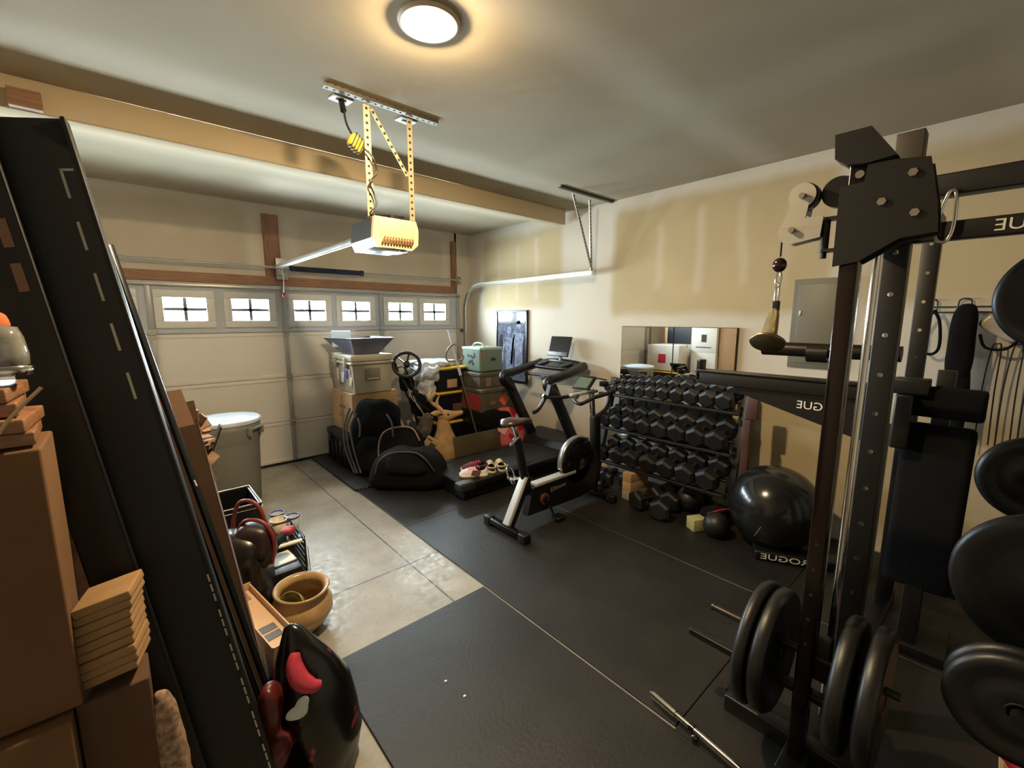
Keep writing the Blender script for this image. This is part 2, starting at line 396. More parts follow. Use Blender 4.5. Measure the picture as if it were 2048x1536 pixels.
GL = bpy.data.materials.new('window_glass'); GL.use_nodes = True; nt = GL.node_tree
nt.nodes.remove(nt.nodes['Principled BSDF']); mo = nt.nodes['Material Output']
tr = nt.nodes.new('ShaderNodeBsdfTransparent'); tr.inputs[0].default_value = (.95, .98, .97, 1)
gs = nt.nodes.new('ShaderNodeBsdfGlossy'); gs.inputs[1].default_value = .02
ms = nt.nodes.new('ShaderNodeMixShader'); ms.inputs[0].default_value = .06
nt.links.new(tr.outputs[0], ms.inputs[1]); nt.links.new(gs.outputs[0], ms.inputs[2]); nt.links.new(ms.outputs[0], mo.inputs[0])
WFR = mat('window_surround', S(206, 204, 198), .5)
for i, wx in enumerate(WIN_X):
    o = bpy.data.objects.new('window_%d' % (i + 1), None); COL.objects.link(o); o['kind'] = 'structure'; o.location = (wx, Y0, WIN_Z0); WM[o] = TR(wx, Y0, WIN_Z0)
    x0, x1 = wx - WIN_W / 2, wx + WIN_W / 2; q = .075; b = MB()
    for (a0, a1, c0, c1) in ((x0 - q, x1 + q, WIN_Z0 - q, WIN_Z0), (x0 - q, x1 + q, WIN_Z1, WIN_Z1 + q), (x0 - q, x0, WIN_Z0, WIN_Z1), (x1, x1 + q, WIN_Z0, WIN_Z1)):
        b.bb(a0, a1, Y0 - .012, Y1 + .01, c0, c1, 0, .005)
    b.build('window_frame', WFR, o)
    zc = (WIN_Z0 + WIN_Z1) / 2
    MB().bb(wx - .016, wx + .016, Y0 + .012, Y0 + .026, WIN_Z0, WIN_Z1).bb(x0, x1, Y0 + .012, Y0 + .026, zc - .016, zc + .016).build('muntin', mat('muntin_grey', S(96, 98, 102), .5), o)
    MB().bb(x0 - .004, x1 + .004, Y0 + .028, Y0 + .031, WIN_Z0 - .004, WIN_Z1 + .004).build('pane', GL, o)

# torsion shaft
t = thing('torsion_spring', 'dark torsion spring and grey shaft mounted over the garage door', 'spring', (1.42, 5.58, 2.33))
MB().cyl((DX0 + .05, 5.58, 2.33), (3.88, 5.58, 2.33), .013).build('shaft', DSTILE, t)
b = MB(); N = 42
pts = [(1.50 + .83 * k / (N * 8), 5.58 + .026 * math.cos(2 * PI * k / 8), 2.33 + .026 * math.sin(2 * PI * k / 8)) for k in range(N * 8 + 1)]
b.tube(pts, .0085, n=6); b.cyl((1.49, 5.58, 2.33), (2.34, 5.58, 2.33), .02)
b.cyl((2.33, 5.58, 2.33), (2.37, 5.58, 2.33), .036).build('coil', mat('blue_black_spring', S(44, 50, 74), .45, .4), t)
MB().bb(1.36, 1.48, 5.60, 5.655, 2.20, 2.44, 0, .004).cyl((1.39, 5.58, 2.33), (1.45, 5.58, 2.33), .045).bb(1.35, 1.42, 5.55, 5.60, 2.24, 2.34, 0, .006).build('bracket', STEEL, t)
b = MB()
for x in (-.93, 3.84): b.cyl((x - .02, 5.58, 2.33), (x + .03, 5.58, 2.33), .05, n=20)
b.build('cable_drum', STEEL, t)
t = thing('release_cord', 'thin emergency release cord with red handle hanging below the opener rail', 'cord', (1.40, 5.40, 2.31))
MB().tube([(1.37, 5.40, 2.312), (1.385, 5.41, 2.2), (1.37, 5.40, 2.04)], .003, n=6).build('cord', WHITE, t)
MB().lathe([(1e-4, 2.0), (.012, 2.0), (.014, 2.025), (.006, 2.045), (1e-4, 2.046)], TR(1.37, 5.40, 0), 12).build('pull_handle', RED, t)

# tracks -------------------------------------------------------------------
def track(name, label, x, s):
    t = thing(name, label, 'track', (x, 5.6, 0))
    pts = [(x, 3.14, 2.26), (x, 5.20, 2.24)] + [(x, 5.20 + .37 * math.sin(a), 1.87 + .37 * math.cos(a)) for a in [PI / 2 * k / 8 for k in range(1, 9)]] + [(x, 5.57, 0.03)]
    b = MB()
    for dx, w_ in ((0, .0), (s * .022, .0)):
        pass
    for i in range(len(pts) - 1):
        p, q = Vector(pts[i]), Vector(pts[i + 1]); d = (q - p).normalized(); p -= d * .004; q += d * .004
        up = Vector((1, 0, 0)); nn = d.cross(up).normalized()
        b.beam(p, q, .05, .003, up=nn) if False else None
        M = frame_mat(p, q, (1, 0, 0)); L = (q - p).length
        b.box((0, 0, 0), (.055, .003, L), M @ TR(0, 0, L / 2)); b.box((0, 0, 0), (.003, .022, L), M @ TR(-.026, s * .011, L / 2)); b.box((0, 0, 0), (.003, .022, L), M @ TR(.026, s * .011, L / 2))
    b.build('rail', STEEL, t)
    b = MB()
    for z in (.35, .95, 1.55): b.bb(x - .003, x + .045 * -s if s < 0 else x + .003, 5.55, 5.70, z, z + .05)
    b.build('jamb_bracket', STEEL, t)
    return t
track('door_track', 'galvanised door track curving up along the right wall', 3.96, -1)
track('door_track', 'galvanised door track on the left side of the garage door', -1.08, 1)
PERF = mat('perforated_steel', S(84, 78, 70), .45, .7)
HOLE = mat('hole_shadow_backing', S(26, 24, 22), .9)
def perf(b, p0, p1, w=.035, holes=True, side=(0, 0, 1), step=.038):
    """L-shaped slotted angle iron"""
    p0, p1 = Vector(p0), Vector(p1); L = (p1 - p0).length; M = frame_mat(p0, p1, side)
    b.box((0, 0, 0), (w, .003, L), M @ TR(0, 0, L / 2)); b.box((0, 0, 0), (.003, w, L), M @ TR(-w / 2, w / 2, L / 2))
    if holes:
        n = int(L / step)
        for k in range(n):
            z = (k + .5) * L / n
            b.cyl(M @ Vector((0, -.0022, z)), M @ Vector((0, .0022, z)), .008, n=8, mi=1)
            b.cyl(M @ Vector((-w / 2 - .0022, w / 2, z)), M @ Vector((-w / 2 + .0022, w / 2, z)), .008, n=8, mi=1)
t = thing('track_hanger', 'slotted steel ceiling hanger holding the right door track', 'bracket', (3.7, 3.02, 3.03))
b = MB(); perf(b, (3.28, 3.02, 3.012), (4.14, 3.02, 3.012), .04); b.build('ceiling_angle', [PERF, HOLE], t)
b = MB(); perf(b, (3.50, 3.03, 2.99), (3.97, 3.14, 2.29), .03, side=(0, 1, 0)); b.build('brace', [STEEL, HOLE], t)
b = MB(); perf(b, (3.79, 3.05, 2.99), (3.97, 3.15, 2.29), .03, side=(0, 1, 0)); b.build('brace', [STEEL, HOLE], t)

# opener -------------------------------------------------------------------
t = thing('garage_door_opener', 'garage door opener with vented cream cover hanging from the ceiling', 'door opener', (1.33, 2.75, 2.25))
b = MB(); poly = [(-.14, .085), (.14, .085), (.155, .03), (.15, -.06), (.11, -.095), (-.13, -.095), (-.155, -.04)]
OPW = mat('opener_cream', S(226, 196, 146), .45)
b.prism(poly, .03, TR(1.325, 2.60, 2.285) @ rot(PI / 2)); 
b.box((1.325, 2.588, 2.30), (.24, .02, .11), rot(.12), 0, .01)
b.build('front_cover', OPW, t)
b = MB().prism([(x * .98, y * .97) for x, y in poly], .32, TR(1.325, 2.775, 2.285) @ rot(PI / 2)); b.build('housing', mat('opener_dark_housing', S(58, 64, 62), .45), t)
b = MB()
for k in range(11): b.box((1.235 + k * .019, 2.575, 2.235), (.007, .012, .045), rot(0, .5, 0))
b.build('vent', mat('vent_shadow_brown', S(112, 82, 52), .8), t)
b = MB().blob((1.33, 2.72, 2.195), (.24, .22, .03), e=3, n=5); b.build('light_lens', mat('opener_lens', S(236, 238, 238), .2), t)
b = MB()
for x in (1.31, 1.35, 1.385): b.cyl((x, 2.60, 2.188), (x, 2.60, 2.18), .011, n=10)
b.build('button', INK, t)
MB().bb(1.33, 1.42, 2.66, 2.72, 2.375, 2.41, 0, .005).build('control_box', BLKP, t)
b = MB().bb(1.315, 1.365, 2.93, 5.50, 2.315, 2.345, 0, .003).bb(1.312, 1.368, 2.93, 5.50, 2.311, 2.317); b.build('drive_rail', STEEL, t)
b = MB().bb(1.332, 1.348, 2.93, 5.5, 2.305, 2.312).build('rail_chain', BLKP, t)
t2 = thing('opener_hanger', 'slotted steel frame hanging the door opener from the ceiling', 'bracket', (1.3, 2.62, 3.03))
b = MB(); perf(b, (.94, 2.62, 3.012), (1.66, 2.62, 3.012), .04); b.build('ceiling_angle', [PERF, HOLE], t2)
LAMP_TINT = mat('lamp_tinted_galvanised', S(176, 164, 136), .4, .5)  # galvanised steel with the lamp's warm light put into its colour
b = MB(); perf(b, (1.19, 2.64, 3.0), (1.19, 2.64, 2.36), .04, side=(0, 1, 0)); b.build('upright', [LAMP_TINT, HOLE], t2)
b = MB(); perf(b, (1.47, 2.64, 3.0), (1.47, 2.64, 2.36), .036, side=(0, 1, 0)); b.build('upright', [LAMP_TINT, HOLE], t2)
b = MB(); perf(b, (1.225, 2.65, 2.99), (1.45, 2.65, 2.66), .022, side=(0, 1, 0)); b.build('brace', [LAMP_TINT, HOLE], t2)
b = MB().tube([(1.08, 2.70, 2.96), (1.09, 2.69, 2.88), (1.12, 2.66, 2.80)], .006, sub=6)
b.tube([(1.15, 2.62, 2.75), (1.2, 2.60, 2.70), (1.22, 2.605, 2.62), (1.175, 2.60, 2.56), (1.20, 2.61, 2.50), (1.21, 2.6, 2.44), (1.17, 2.61, 2.38), (1.24, 2.63, 2.385), (1.33, 2.66, 2.40)], .005, sub=6)
b.build('power_cord', BLKP, t)
b = MB().blob((1.125, 2.66, 2.775), (.09, .05, .085), rot(0, .5, .3), e=5, n=5)
for k in range(4): b.box((1.125, 2.66, 2.775), (.006, .054, .088), rot(0, .5, .3) @ TR(-.03 + .02 * k, 0, 0), 1)
tag(b.build('plug_adapter', [YEL, INK]), 'yellow and black multi outlet plug hanging on the opener cord', 'plug adapter')
for i, (x, y, lb) in enumerate(((1.08, 2.735, 'ceiling outlet cover with the opener plug in it'), (1.50, 2.735, 'empty white ceiling outlet cover beside the opener hanger'))):
    t = thing('outlet_plate', lb, 'outlet', (x, y, 3.03))
    MB().box((x, y, 3.026), (.12, .08, .008), rot(0, 0, .1), 0, .003).build('plate', WHITE, t)
    MB().bb(x - .03, x + .03, y - .012, y + .012, 3.017, 3.023, 0, .003).build('socket', GREYP, t)
    if i == 0: MB().cyl((x, y - .03, 2.955), (x, y - .005, 3.018), .017, n=12).build('plug', BLKP, t)

# ceiling lamp ---------------------------------------------------------------
t = thing('ceiling_light', 'glowing warm recessed disc light in the ceiling', 'light', LAMP)
MB().lathe([(.135, 3.029), (.132, 3.020), (.118, 3.016), (.112, 3.018), (.060, 3.026), (.056, 3.029)], TR(LAMP[0], LAMP[1], 0), 48).build('trim_ring', mat('lamp_trim', S(206, 196, 176), .5), t)
MB().lathe([(.058, 3.025), (.056, 3.008), (.045, 2.998), (.025, 2.993), (1e-4, 2.992)], TR(LAMP[0], LAMP[1], 0), 40).build('lens', mat('glowing_lens', S(255, 240, 200), .3, emit=(1, .74, .42, 1), estr=LAMP_RADIANCE), t)
#@@PART2
# ================================================================== FLOOR MATS
MATM = bpy.data.materials.new('stall_mat_rubber'); MATM.use_nodes = True; nt = MATM.node_tree; bs = nt.nodes['Principled BSDF']
tc = nt.nodes.new('ShaderNodeTexCoord'); n = nt.nodes.new('ShaderNodeTexNoise'); n.inputs['Scale'].default_value = 3; n.inputs['Detail'].default_value = 8
nt.links.new(tc.outputs['Object'], n.inputs[0]); cr = nt.nodes.new('ShaderNodeValToRGB')
cr.color_ramp.elements[0].position = .3; cr.color_ramp.elements[0].color = S(23, 21, 20); cr.color_ramp.elements[1].position = .75; cr.color_ramp.elements[1].color = S(37, 34, 32)
nt.links.new(n.outputs[0], cr.inputs[0])
n2 = nt.nodes.new('ShaderNodeTexNoise'); n2.inputs['Scale'].default_value = 14; n2.inputs['Detail'].default_value = 10; n2.inputs['Roughness'].default_value = .8
nt.links.new(tc.outputs['Object'], n2.inputs[0]); mr = nt.nodes.new('ShaderNodeMapRange'); mr.inputs[1].default_value = .66; mr.inputs[2].default_value = .74
nt.links.new(n2.outputs[0], mr.inputs[0]); mx = nt.nodes.new('ShaderNodeMix'); mx.data_type = 'RGBA'; nt.links.new(mr.outputs[0], mx.inputs[0])
nt.links.new(cr.outputs[0], mx.inputs[6]); mx.inputs[7].default_value = S(62, 58, 53); nt.links.new(mx.outputs[2], bs.inputs['Base Color'])
bs.inputs['Roughness'].default_value = .48; bs.inputs['Specular IOR Level'].default_value = .45
n3 = nt.nodes.new('ShaderNodeTexNoise'); n3.inputs['Scale'].default_value = 60; nt.links.new(tc.outputs['Object'], n3.inputs[0])
bp = nt.nodes.new('ShaderNodeBump'); bp.inputs['Strength'].default_value = .15; bp.inputs['Distance'].default_value = .01
nt.links.new(n3.outputs[0], bp.inputs['Height']); nt.links.new(bp.outputs[0], bs.inputs['Normal'])
def floor_mat(x0, x1, y0, y1, label, h=.012):
    tag(MB().bb(x0, x1, y0, y1, 0, h, 0, .003, 1).build('rubber_mat', MATM), label, 'floor mat', 'black rubber floor mats')
floor_mat(.62, 1.606, -.3, 2.10, 'black rubber mat between the concrete strip and the chrome bar')
floor_mat(1.622, 2.868, .76, 3.20, 'black rubber mat under the exercise bike')
floor_mat(1.622, 2.868, 3.202, 5.60, 'black rubber mat under the bags and the treadmill end')
floor_mat(2.87, 4.10, .76, 3.20, 'black rubber mat in front of the dumbbell rack')
floor_mat(2.87, 4.10, 3.202, 5.60, 'black rubber mat under the treadmill along the right wall')
floor_mat(1.608, 2.868, -1.4, .757, 'black rubber mat under the cable tower')
floor_mat(2.87, 4.10, -1.4, .757, 'black rubber mat under the rack and exercise ball')
FZ = .012

# ================================================================== TREADMILL
t = thing('treadmill', 'black folding treadmill with tall slanted uprights against the right wall', 'treadmill', (3.1, 3.62, FZ))
b = MB()
b.prism([(2.30, .075), (2.38, .03), (4.05, .03), (4.08, .10), (4.08, .24), (3.78, .22), (3.74, .185), (2.27, .185)], .66, TR(0, 3.615, 0) @ rot(PI / 2))
b.build('deck', BLKP, t)
MB().bb(2.28, 3.76, 3.345, 3.885, .186, .192, 0, .002).build('belt', mat('treadmill_belt', S(26, 26, 26), .7, bump=.2, bscale=500), t)
for y0, y1 in ((3.24, 3.345), (3.885, 3.99)):
    MB().bb(2.30, 3.78, y0, y1, .13, .20, 0, .015).build('side_rail', BLKP, t)
    MB().bb(2.22, 2.40, y0 - .005, y1 + .005, .12, .206, 0, .018).build('rail_end_cap', DGREY, t)
b = MB().prism([(3.74, .20), (3.80, .27), (4.0, .34), (4.08, .33), (4.09, .03), (3.76, .03)], .80, TR(0, 3.615, 0) @ rot(PI / 2)); b.build('motor_hood', mat('hood_plastic', S(22, 22, 23), .35), t)
MB().bb(2.30, 2.42, 3.3, 3.93, FZ, .08, 0, .01).build('rear_foot', BLKP, t)
for y in (3.24, 3.985):
    b = MB().beam((3.97, y, .10), (3.44, y, 1.02), .125, .065, 0, .02, up=(0, 1, 0))
    b.build('upright', BLKM if False else BLKP, t)
    L_ = -1 if y < 3.6 else 1
    b = MB().tube([(3.53, y, .90), (3.38, y, 1.02), (3.41, y, 1.09), (3.56, y, 1.11), (3.85, y, 1.16), (4.02, y - L_ * .02, 1.20)], .052, n=14, sub=5); b.build('handrail', BLKP, t)
b = MB().tube([(3.98, 3.26, 1.19), (4.03, 3.36, 1.215), (3.99, 3.615, 1.235), (4.03, 3.87, 1.215), (3.98, 3.97, 1.19)], .036, n=12, sub=6)
b.blob((3.93, 3.615, 1.19), (.26, .62, .05), rot(0, -.25), e=5, n=8)
b.build('console', BLKP, t)
b = MB(); 
for y in (3.42, 3.81): b.blob((3.9, y, 1.222), (.14, .12, .02), rot(0, -.25), e=3, n=5)
b.build('cup_tray', DGREY, t)
MB().tube([(3.70, 3.30, 1.07), (3.66, 3.45, 1.09), (3.66, 3.78, 1.09), (3.70, 3.93, 1.07)], .018, sub=5).bb(3.63, 3.69, 3.52, 3.60, 1.045, 1.09, 0, .008).build('grip_bar', DGREY, t)
SCR = mat('dark_screen', S(40, 38, 40), .18)
Rt = rot(0, 0, PI / 2 + PI) @ rot(PI / 2 - .32)
p = MB().box((3.96, 3.60, 1.42), (.33, .25, .022), Rt @ Matrix.Identity(4), 0, .008); p = p.build('display_housing', BLKP, t)
M_ = TR(3.96, 3.60, 1.42) @ Rt
MB().box((0, 0, 0), (.30, .185, .004), M_ @ TR(0, .022, .012)).build('screen', SCR, p)
text('display_lettering', 'NordicTrack', .022, M_ @ Vector((0, -.088, .0125)), M_.to_3x3() @ Vector((1, 0, 0)), M_.to_3x3() @ Vector((0, 1, 0)), WHITEP, p, mirror=True)
MB().cyl((3.98, 3.60, 1.22), (3.985, 3.60, 1.34), .022).build('display_stalk', SILVER, t)

# ================================================================== BIKE
BY = 2.55
t = thing('exercise_bike', 'black and silver exercise bike with white slanted leg in front of the treadmill', 'exercise bike', (2.75, BY, FZ))
for x, y0, y1 in ((2.19, 2.30, 2.80), (3.34, 2.30, 2.80)):
    f = MB().bb(x - .03, x + .03, y0, y1, .03, .08, 0, .012).build('stabiliser_bar', BLKM, t)
    for y in (y0 + .03, y1 - .03): MB().bb(x - .036, x + .036, y - .04, y + .04, FZ, .088, 0, .01).build('end_cap', BLKP, f)
MB().beam((2.20, BY, .07), (2.40, BY, .44), .055, .07, 0, .008, up=(0, 1, 0)).build('rear_leg', mat('silver_white_paint', S(188, 194, 202), .35), t)
MB().beam((2.225, BY - .001, .06), (2.43, BY - .001, .44), .05, .074, 0, .006, up=(0, 1, 0)).build('rear_leg_back', BLKP, t)
MB().beam((2.44, BY, .28), (2.30, BY, .80), .075, .05, 0, .02, up=(0, 1, 0)).build('seat_tube', BLKP, t)
MB().beam((2.325, BY, .74), (2.275, BY, .90), .038, .032, 0, .008, up=(0, 1, 0)).build('seat_post', CHROME, t)
MB().tube([(2.33, BY, .80), (2.27, BY - .03, .79), (2.20, BY - .04, .76)], .011).build('seat_lever', CHROME, t)
b = MB(); rings = []
for u, wd, z, th in ((0, .03, .0, .02), (.04, .085, .012, .032), (.10, .085, .012, .035), (.16, .045, .0, .032), (.22, .024, -.004, .028), (.27, .014, -.012, .02)):
    rings.append(((2.155 + u * 1.15, BY, .925 + z), (0, wd, 0), (0, 0, th)))
b.loft(rings, n=18); b.build('saddle', mat('saddle_brown_black', S(52, 38, 34), .35), t)
MB().bb(2.50, 3.02, BY - .04, BY + .04, .33, .362, 0, .006).build('top_rail', SILVER, t)
b = MB().prism([(2.40, .10), (2.46, .33), (3.30, .36), (3.36, .12), (3.1, .08)], .07, TR(0, BY, 0) @ rot(PI / 2)); sh = b.build('drive_shroud', BLKP, t)
text('shroud_lettering', 'EXtreme', .055, (2.78, BY - .036, .262), (1, 0, .07), (0, 0, 1), mat('grey_lettering', S(140, 134, 122), .5), sh)
MB().cyl((2.60, BY - .05, .20), (2.60, BY + .05, .20), .05, n=24).cyl((2.60, BY - .06, .20), (2.60, BY - .05, .20), .028, n=20, mi=1).build('crank_hub', [mat('copper_hub', S(140, 92, 60), .4, .6), BLKP], t)
MB().beam((2.60, BY - .07, .20), (2.67, BY - .08, .045), .03, .016).build('crank_arm', BLKP, t)
MB().bb(2.63, 2.73, BY - .18, BY - .09, .03, .055, 0, .008).build('pedal', BLKP, t)
MB().beam((2.60, BY + .07, .20), (2.49, BY + .08, .33), .03, .016).build('crank_arm', BLKP, t)
b = MB()
b.tube([(2.36, BY + .12, .36), (2.34, BY + .16, .44), (2.38, BY + .2, .50), (2.43, BY + .18, .42), (2.40, BY + .13, .35)], .008, closed=True, sub=4, n=6).bb(2.37, 2.45, BY + .10, BY + .2, .37, .39, 0, .005).build('pedal_cage', CHROME, t)
wc = Vector((3.06, BY, .44))
b = MB().lathe([(1e-4, -.035), (.20, -.035), (.225, -.02), (.225, .02), (.20, .035), (1e-4, .035)], TR(*wc) @ rot(PI / 2), 48); b.build('flywheel_cover', mat('gloss_black', S(16, 16, 18), .12), t)
b = MB(); n_ = 22
vs = []; 
for k in range(n_ + 1):
    a = math.radians(75 + 115 * k / n_)
    for yy, rr in ((-.026, .218), (-.026, .232), (.026, .232), (.026, .218)): vs.append((wc.x + rr * math.cos(a), wc.y + yy, wc.z + rr * math.sin(a)))
fs = [(k * 4 + j, k * 4 + (j + 1) % 4, (k + 1) * 4 + (j + 1) % 4, (k + 1) * 4 + j) for k in range(n_) for j in range(4)]
b.add(vs, fs + [(0, 1, 2, 3), (n_ * 4 + 3, n_ * 4 + 2, n_ * 4 + 1, n_ * 4)], 0, True); b.build('silver_band', mat('silver_band_metal', S(150, 152, 154), .3, .7), t)
MB().beam((3.36, BY, .10), (3.33, BY, .84), .10, .07, 0, .02, up=(0, 1, 0)).build('front_tube', BLKP, t)
MB().beam((3.30, BY, .80), (3.26, BY, 1.10), .045, .035, 0, .008, up=(0, 1, 0)).build('handlebar_post', CHROME, t)
MB().bb(2.96, 3.34, BY - .02, BY + .02, 1.055, 1.085, 0, .008).build('slider_rail', SILVER, t)
b = MB().tube([(3.08, BY - .17, 1.06), (2.92, BY - .18, 1.03), (2.88, BY - .16, 1.03), (2.92, BY - .08, 1.045), (3.05, BY, 1.06), (2.92, BY + .08, 1.045), (2.82, BY + .15, 1.05), (2.78, BY + .17, 1.07)], .017, sub=5)
b.tube([(3.08, BY - .17, 1.06), (3.26, BY - .19, 1.08), (3.34, BY - .18, 1.10), (3.36, BY - .14, 1.02), (3.30, BY - .15, .93), (3.18, BY - .15, .88)], .019, sub=5)
b.tube([(2.84, BY + .18, 1.06), (2.80, BY + .19, 1.0), (2.74, BY + .19, .94), (2.68, BY + .19, .92)], .018, sub=5)
b.prism([(2.82, 1.05), (2.86, 1.16), (2.93, 1.09), (2.95, 1.05)], .045, TR(0, BY + .17, 0) @ rot(PI / 2))
b.build('handlebar', BLKP, t)
d_ = MB().box((3.20, BY + .04, 1.16), (.16, .20, .022), rot(0, -.75), 0, .006).build('lcd_console', BLKP, t)
MB().box((3.20, BY + .04, 1.16), (.12, .16, .004), rot(0, -.75) @ TR(-.01, 0, .012)).build('lcd_glass', mat('lcd_green_grey', S(84, 96, 84), .15), d_)
b = MB().bb(3.32, 3.40, BY - .10, BY - .04, 1.12, 1.17, 0, .01); b.box((3.34, BY - .05, 1.19), (.12, .05, .012), rot(0, .2), 0, .004); b.build('phone_holder', BLKP, t)

# ================================================================== DUMBBELL RACK
RKX0, RKX1, RY0, RY1 = 3.60, 4.02, 1.42, 2.80
t = thing('dumbbell_rack', 'black three tier dumbbell rack against the right wall', 'rack', (3.8, 2.1, FZ))
for y in (RY0, RY1):
    MB().beam((3.68, y, FZ), (3.98, y, 1.12), .05, .07, 0, .006, up=(0, 1, 0)).build('upright', BLK, t)
    MB().bb(3.55, 4.08, y - .03, y + .03, FZ, .06, 0, .006).build('foot', BLK, t)
TIERS = [(3.86, 1.02), (3.77, .68), (3.68, .35)]
for x, z in TIERS:
    for dx, dz in ((-.105, -.03), (.105, .03)):
        MB().beam((x + dx, RY0 - .02, z + dz - .02), (x + dx, RY1 + .02, z + dz - .02), .05, .025, 0, .004, up=(0, 0, 1)).build('shelf_rail', BLK, t)
BRW = mat('dark_red_brown_steel', S(66, 40, 34), .5)
tag(MB().bb(3.66, 3.74, 1.27, 1.33, FZ, .95, 0, .006).bb(3.70, 3.76, 1.24, 1.33, .95, 1.12, 0, .006).build('mirror_side_post', BRW), 'dark brown post at the right end of the dumbbell rack', 'post')
HEADM = mat('hex_rubber', S(17, 17, 18), .55, bump=.08, bscale=90)
HND = mat('knurled_handle', S(96, 92, 86), .35, .9)
def make_db(sz):
    """hex dumbbell lying along X, origin at its centre"""
    r = sz; hw = sz * .95; gap = .065
    t = thing('dumbbell', 'x', 'dumbbell', (0, 0, 0), 'hex dumbbells on the rack and the floor by it')
    MB().cyl((-gap - .01, 0, 0), (gap + .01, 0, 0), .016, n=12).cyl((-.03, 0, 0), (.03, 0, 0), .019, n=12).build('handle', HND, t)
    for s in (-1, 1):
        b = MB(); x0, x1 = s * gap, s * (gap + hw); e = .16 * r
        rings = [(x0, r * .78), (x0 + s * e, r), (x1 - s * e, r), (x1, r * .74)]
        vs = [(x, q * math.cos(PI / 6 + PI / 3 * k), q * math.sin(PI / 6 + PI / 3 * k)) for x, q in rings for k in range(6)]
        fs = [(i * 6 + k, i * 6 + (k + 1) % 6, (i + 1) * 6 + (k + 1) % 6, (i + 1) * 6 + k) for i in range(3) for k in range(6)]
        fs += [tuple(range(5, -1, -1)), tuple(range(18, 24))]
        if s > 0: fs = [f[::-1] for f in fs]
        b.add(vs, fs).build('hex_head', HEADM, t)
    return t
ORD = ['leftmost', 'second from the left', 'third from the left', 'fourth from the left', 'fifth from the left', 'sixth from the left', 'seventh from the left',
       'eighth from the left', 'ninth from the left', 'tenth from the left', 'eleventh from the left', 'twelfth from the left']
protos = {}
def put_db(sz, loc, lab, ry=0, rz=0):
    k = round(sz, 3)
    if k not in protos: protos[k] = o = make_db(sz)
    else: o = copy_tree(protos[k])
    o['label'] = lab; place(o, loc, rz, 0, ry)
TN = ['top', 'middle', 'lowest']
for ti, (sizes, y_start) in enumerate((([.044, .047, .053, .058, .063, .067, .071, .074, .077, .080, .082], 2.77), ([.080, .084, .087, .090, .093, .095, .097, .098], 2.74), ([.090, .093, .096, .098, .100, .102, .104], 2.70))):
    y = y_start; x, z = TIERS[ti]
    for i, sz in enumerate(sizes):
        wd = sz * 2 * .866
        tot = sum(s * 2 * .866 for s in sizes); gp = (y_start - (RY0 + .02) - tot) / (len(sizes) - .5)
        y -= wd / 2
        put_db(sz, (x - .005, y, z + sz * .88), '%s hex dumbbell of the %s rack tier, %s' % ('small black' if sz < .06 else 'large black', TN[ti], ORD[i]), ry=-math.atan2(.06, .21), rz=random.uniform(-.05, .05))
        y -= wd / 2 + gp
for i, (x, y, sz, rz) in enumerate(((3.50, 2.60, .10, .2), (3.84, 2.42, .1, .05), (3.50, 2.06, .095, -.25), (3.84, 2.0, .1, .0), (3.46, 1.85, .10, .15), (3.90, 1.76, .1, .1))):
    put_db(sz, (x, y, FZ + sz * .866), 'black hex dumbbell on the mat below the rack, %s' % ORD[i], rz=rz)
# three stacked wood blocks
for i, (c, lb) in enumerate(((S(150, 142, 116), 'bottom'), (S(178, 146, 108), 'middle'), (S(172, 134, 96), 'top'))):
    m_ = mat('block_wood_%d' % i, c, .7, var=.15, vscale=14, stretch=(1, 8, 8))
    tag(MB().box((3.62, 2.26, FZ + .045 + .09 * i), (.26, .10, .088), rot(0, 0, -.12), 0, .003).build('wood_block', m_), 'short lumber block under the dumbbells, %s of its stack of three' % lb, 'wood block', 'stacked lumber blocks by the rack')
# medicine balls and small things on the floor
def ball(name, c, r, m, lb, cat): return tag(MB().sphere(c, r, 36).build(name, m), lb, cat)
BALLM = mat('medicine_ball_rubber', S(24, 23, 24), .45, bump=.1, bscale=120)
ball('medicine_ball', (3.42, 1.38, FZ + .10), .10, BALLM, 'black medicine ball beside the pale box', 'ball')
ball('medicine_ball', (3.72, 1.76, FZ + .11), .11, BALLM, 'black medicine ball under the right half of the rack', 'ball')
t = thing('storage_box', 'small pale green box on the mat left of the big exercise ball', 'box', (3.40, 1.56, FZ))
MB().box((3.44, 1.54, FZ + .05), (.14, .10, .10), rot(0, 0, -.5), 0, .003).build('carton', mat('pale_green_card', S(176, 176, 124), .7), t)
b = MB().blob((3.60, 1.46, FZ + .13), (.26, .14, .07), rot(0, -.1, -.5), e=3, amp=.02, fr=12, n=8).tube([(3.48, 1.48, .15), (3.56, 1.40, .19), (3.64, 1.36, .18), (3.70, 1.34, .13)], .006, mi=1, sub=4)
tag(b.build('hand_wraps', [BLKC, RED]), 'black hand wrap bundle with red strap lying on the pale box', 'hand wraps')
t = thing('exercise_ball', 'large glossy black exercise ball on the mat by the right wall', 'exercise ball', (3.62, 1.03, FZ))
BM = mat('exercise_ball_vinyl', S(24, 25, 26), .2, coat=.15)
prof = []
for i in range(61):
    a = PI * i / 60; r = .318 * (1 + (.0035 if i % 2 else 0) * (1 if 14 < i < 46 else 0)); prof.append((max(1e-4, r * math.sin(a)), -r * math.cos(a)))
Rb = rot(.25, .35, 0)
MB().lathe(prof, TR(3.60, 1.03, FZ + .315) @ Rb, 56).build('ball', BM, t)
d = (Vector((-.86, .02, -.28))).normalized()
b = MB()
cc = Vector((3.60, 1.03, FZ + .315)); side = d.cross(Vector((0, 0, 1))).normalized(); upv = side.cross(d).normalized(); 
ax = (upv * .9 - side * .42).normalized()
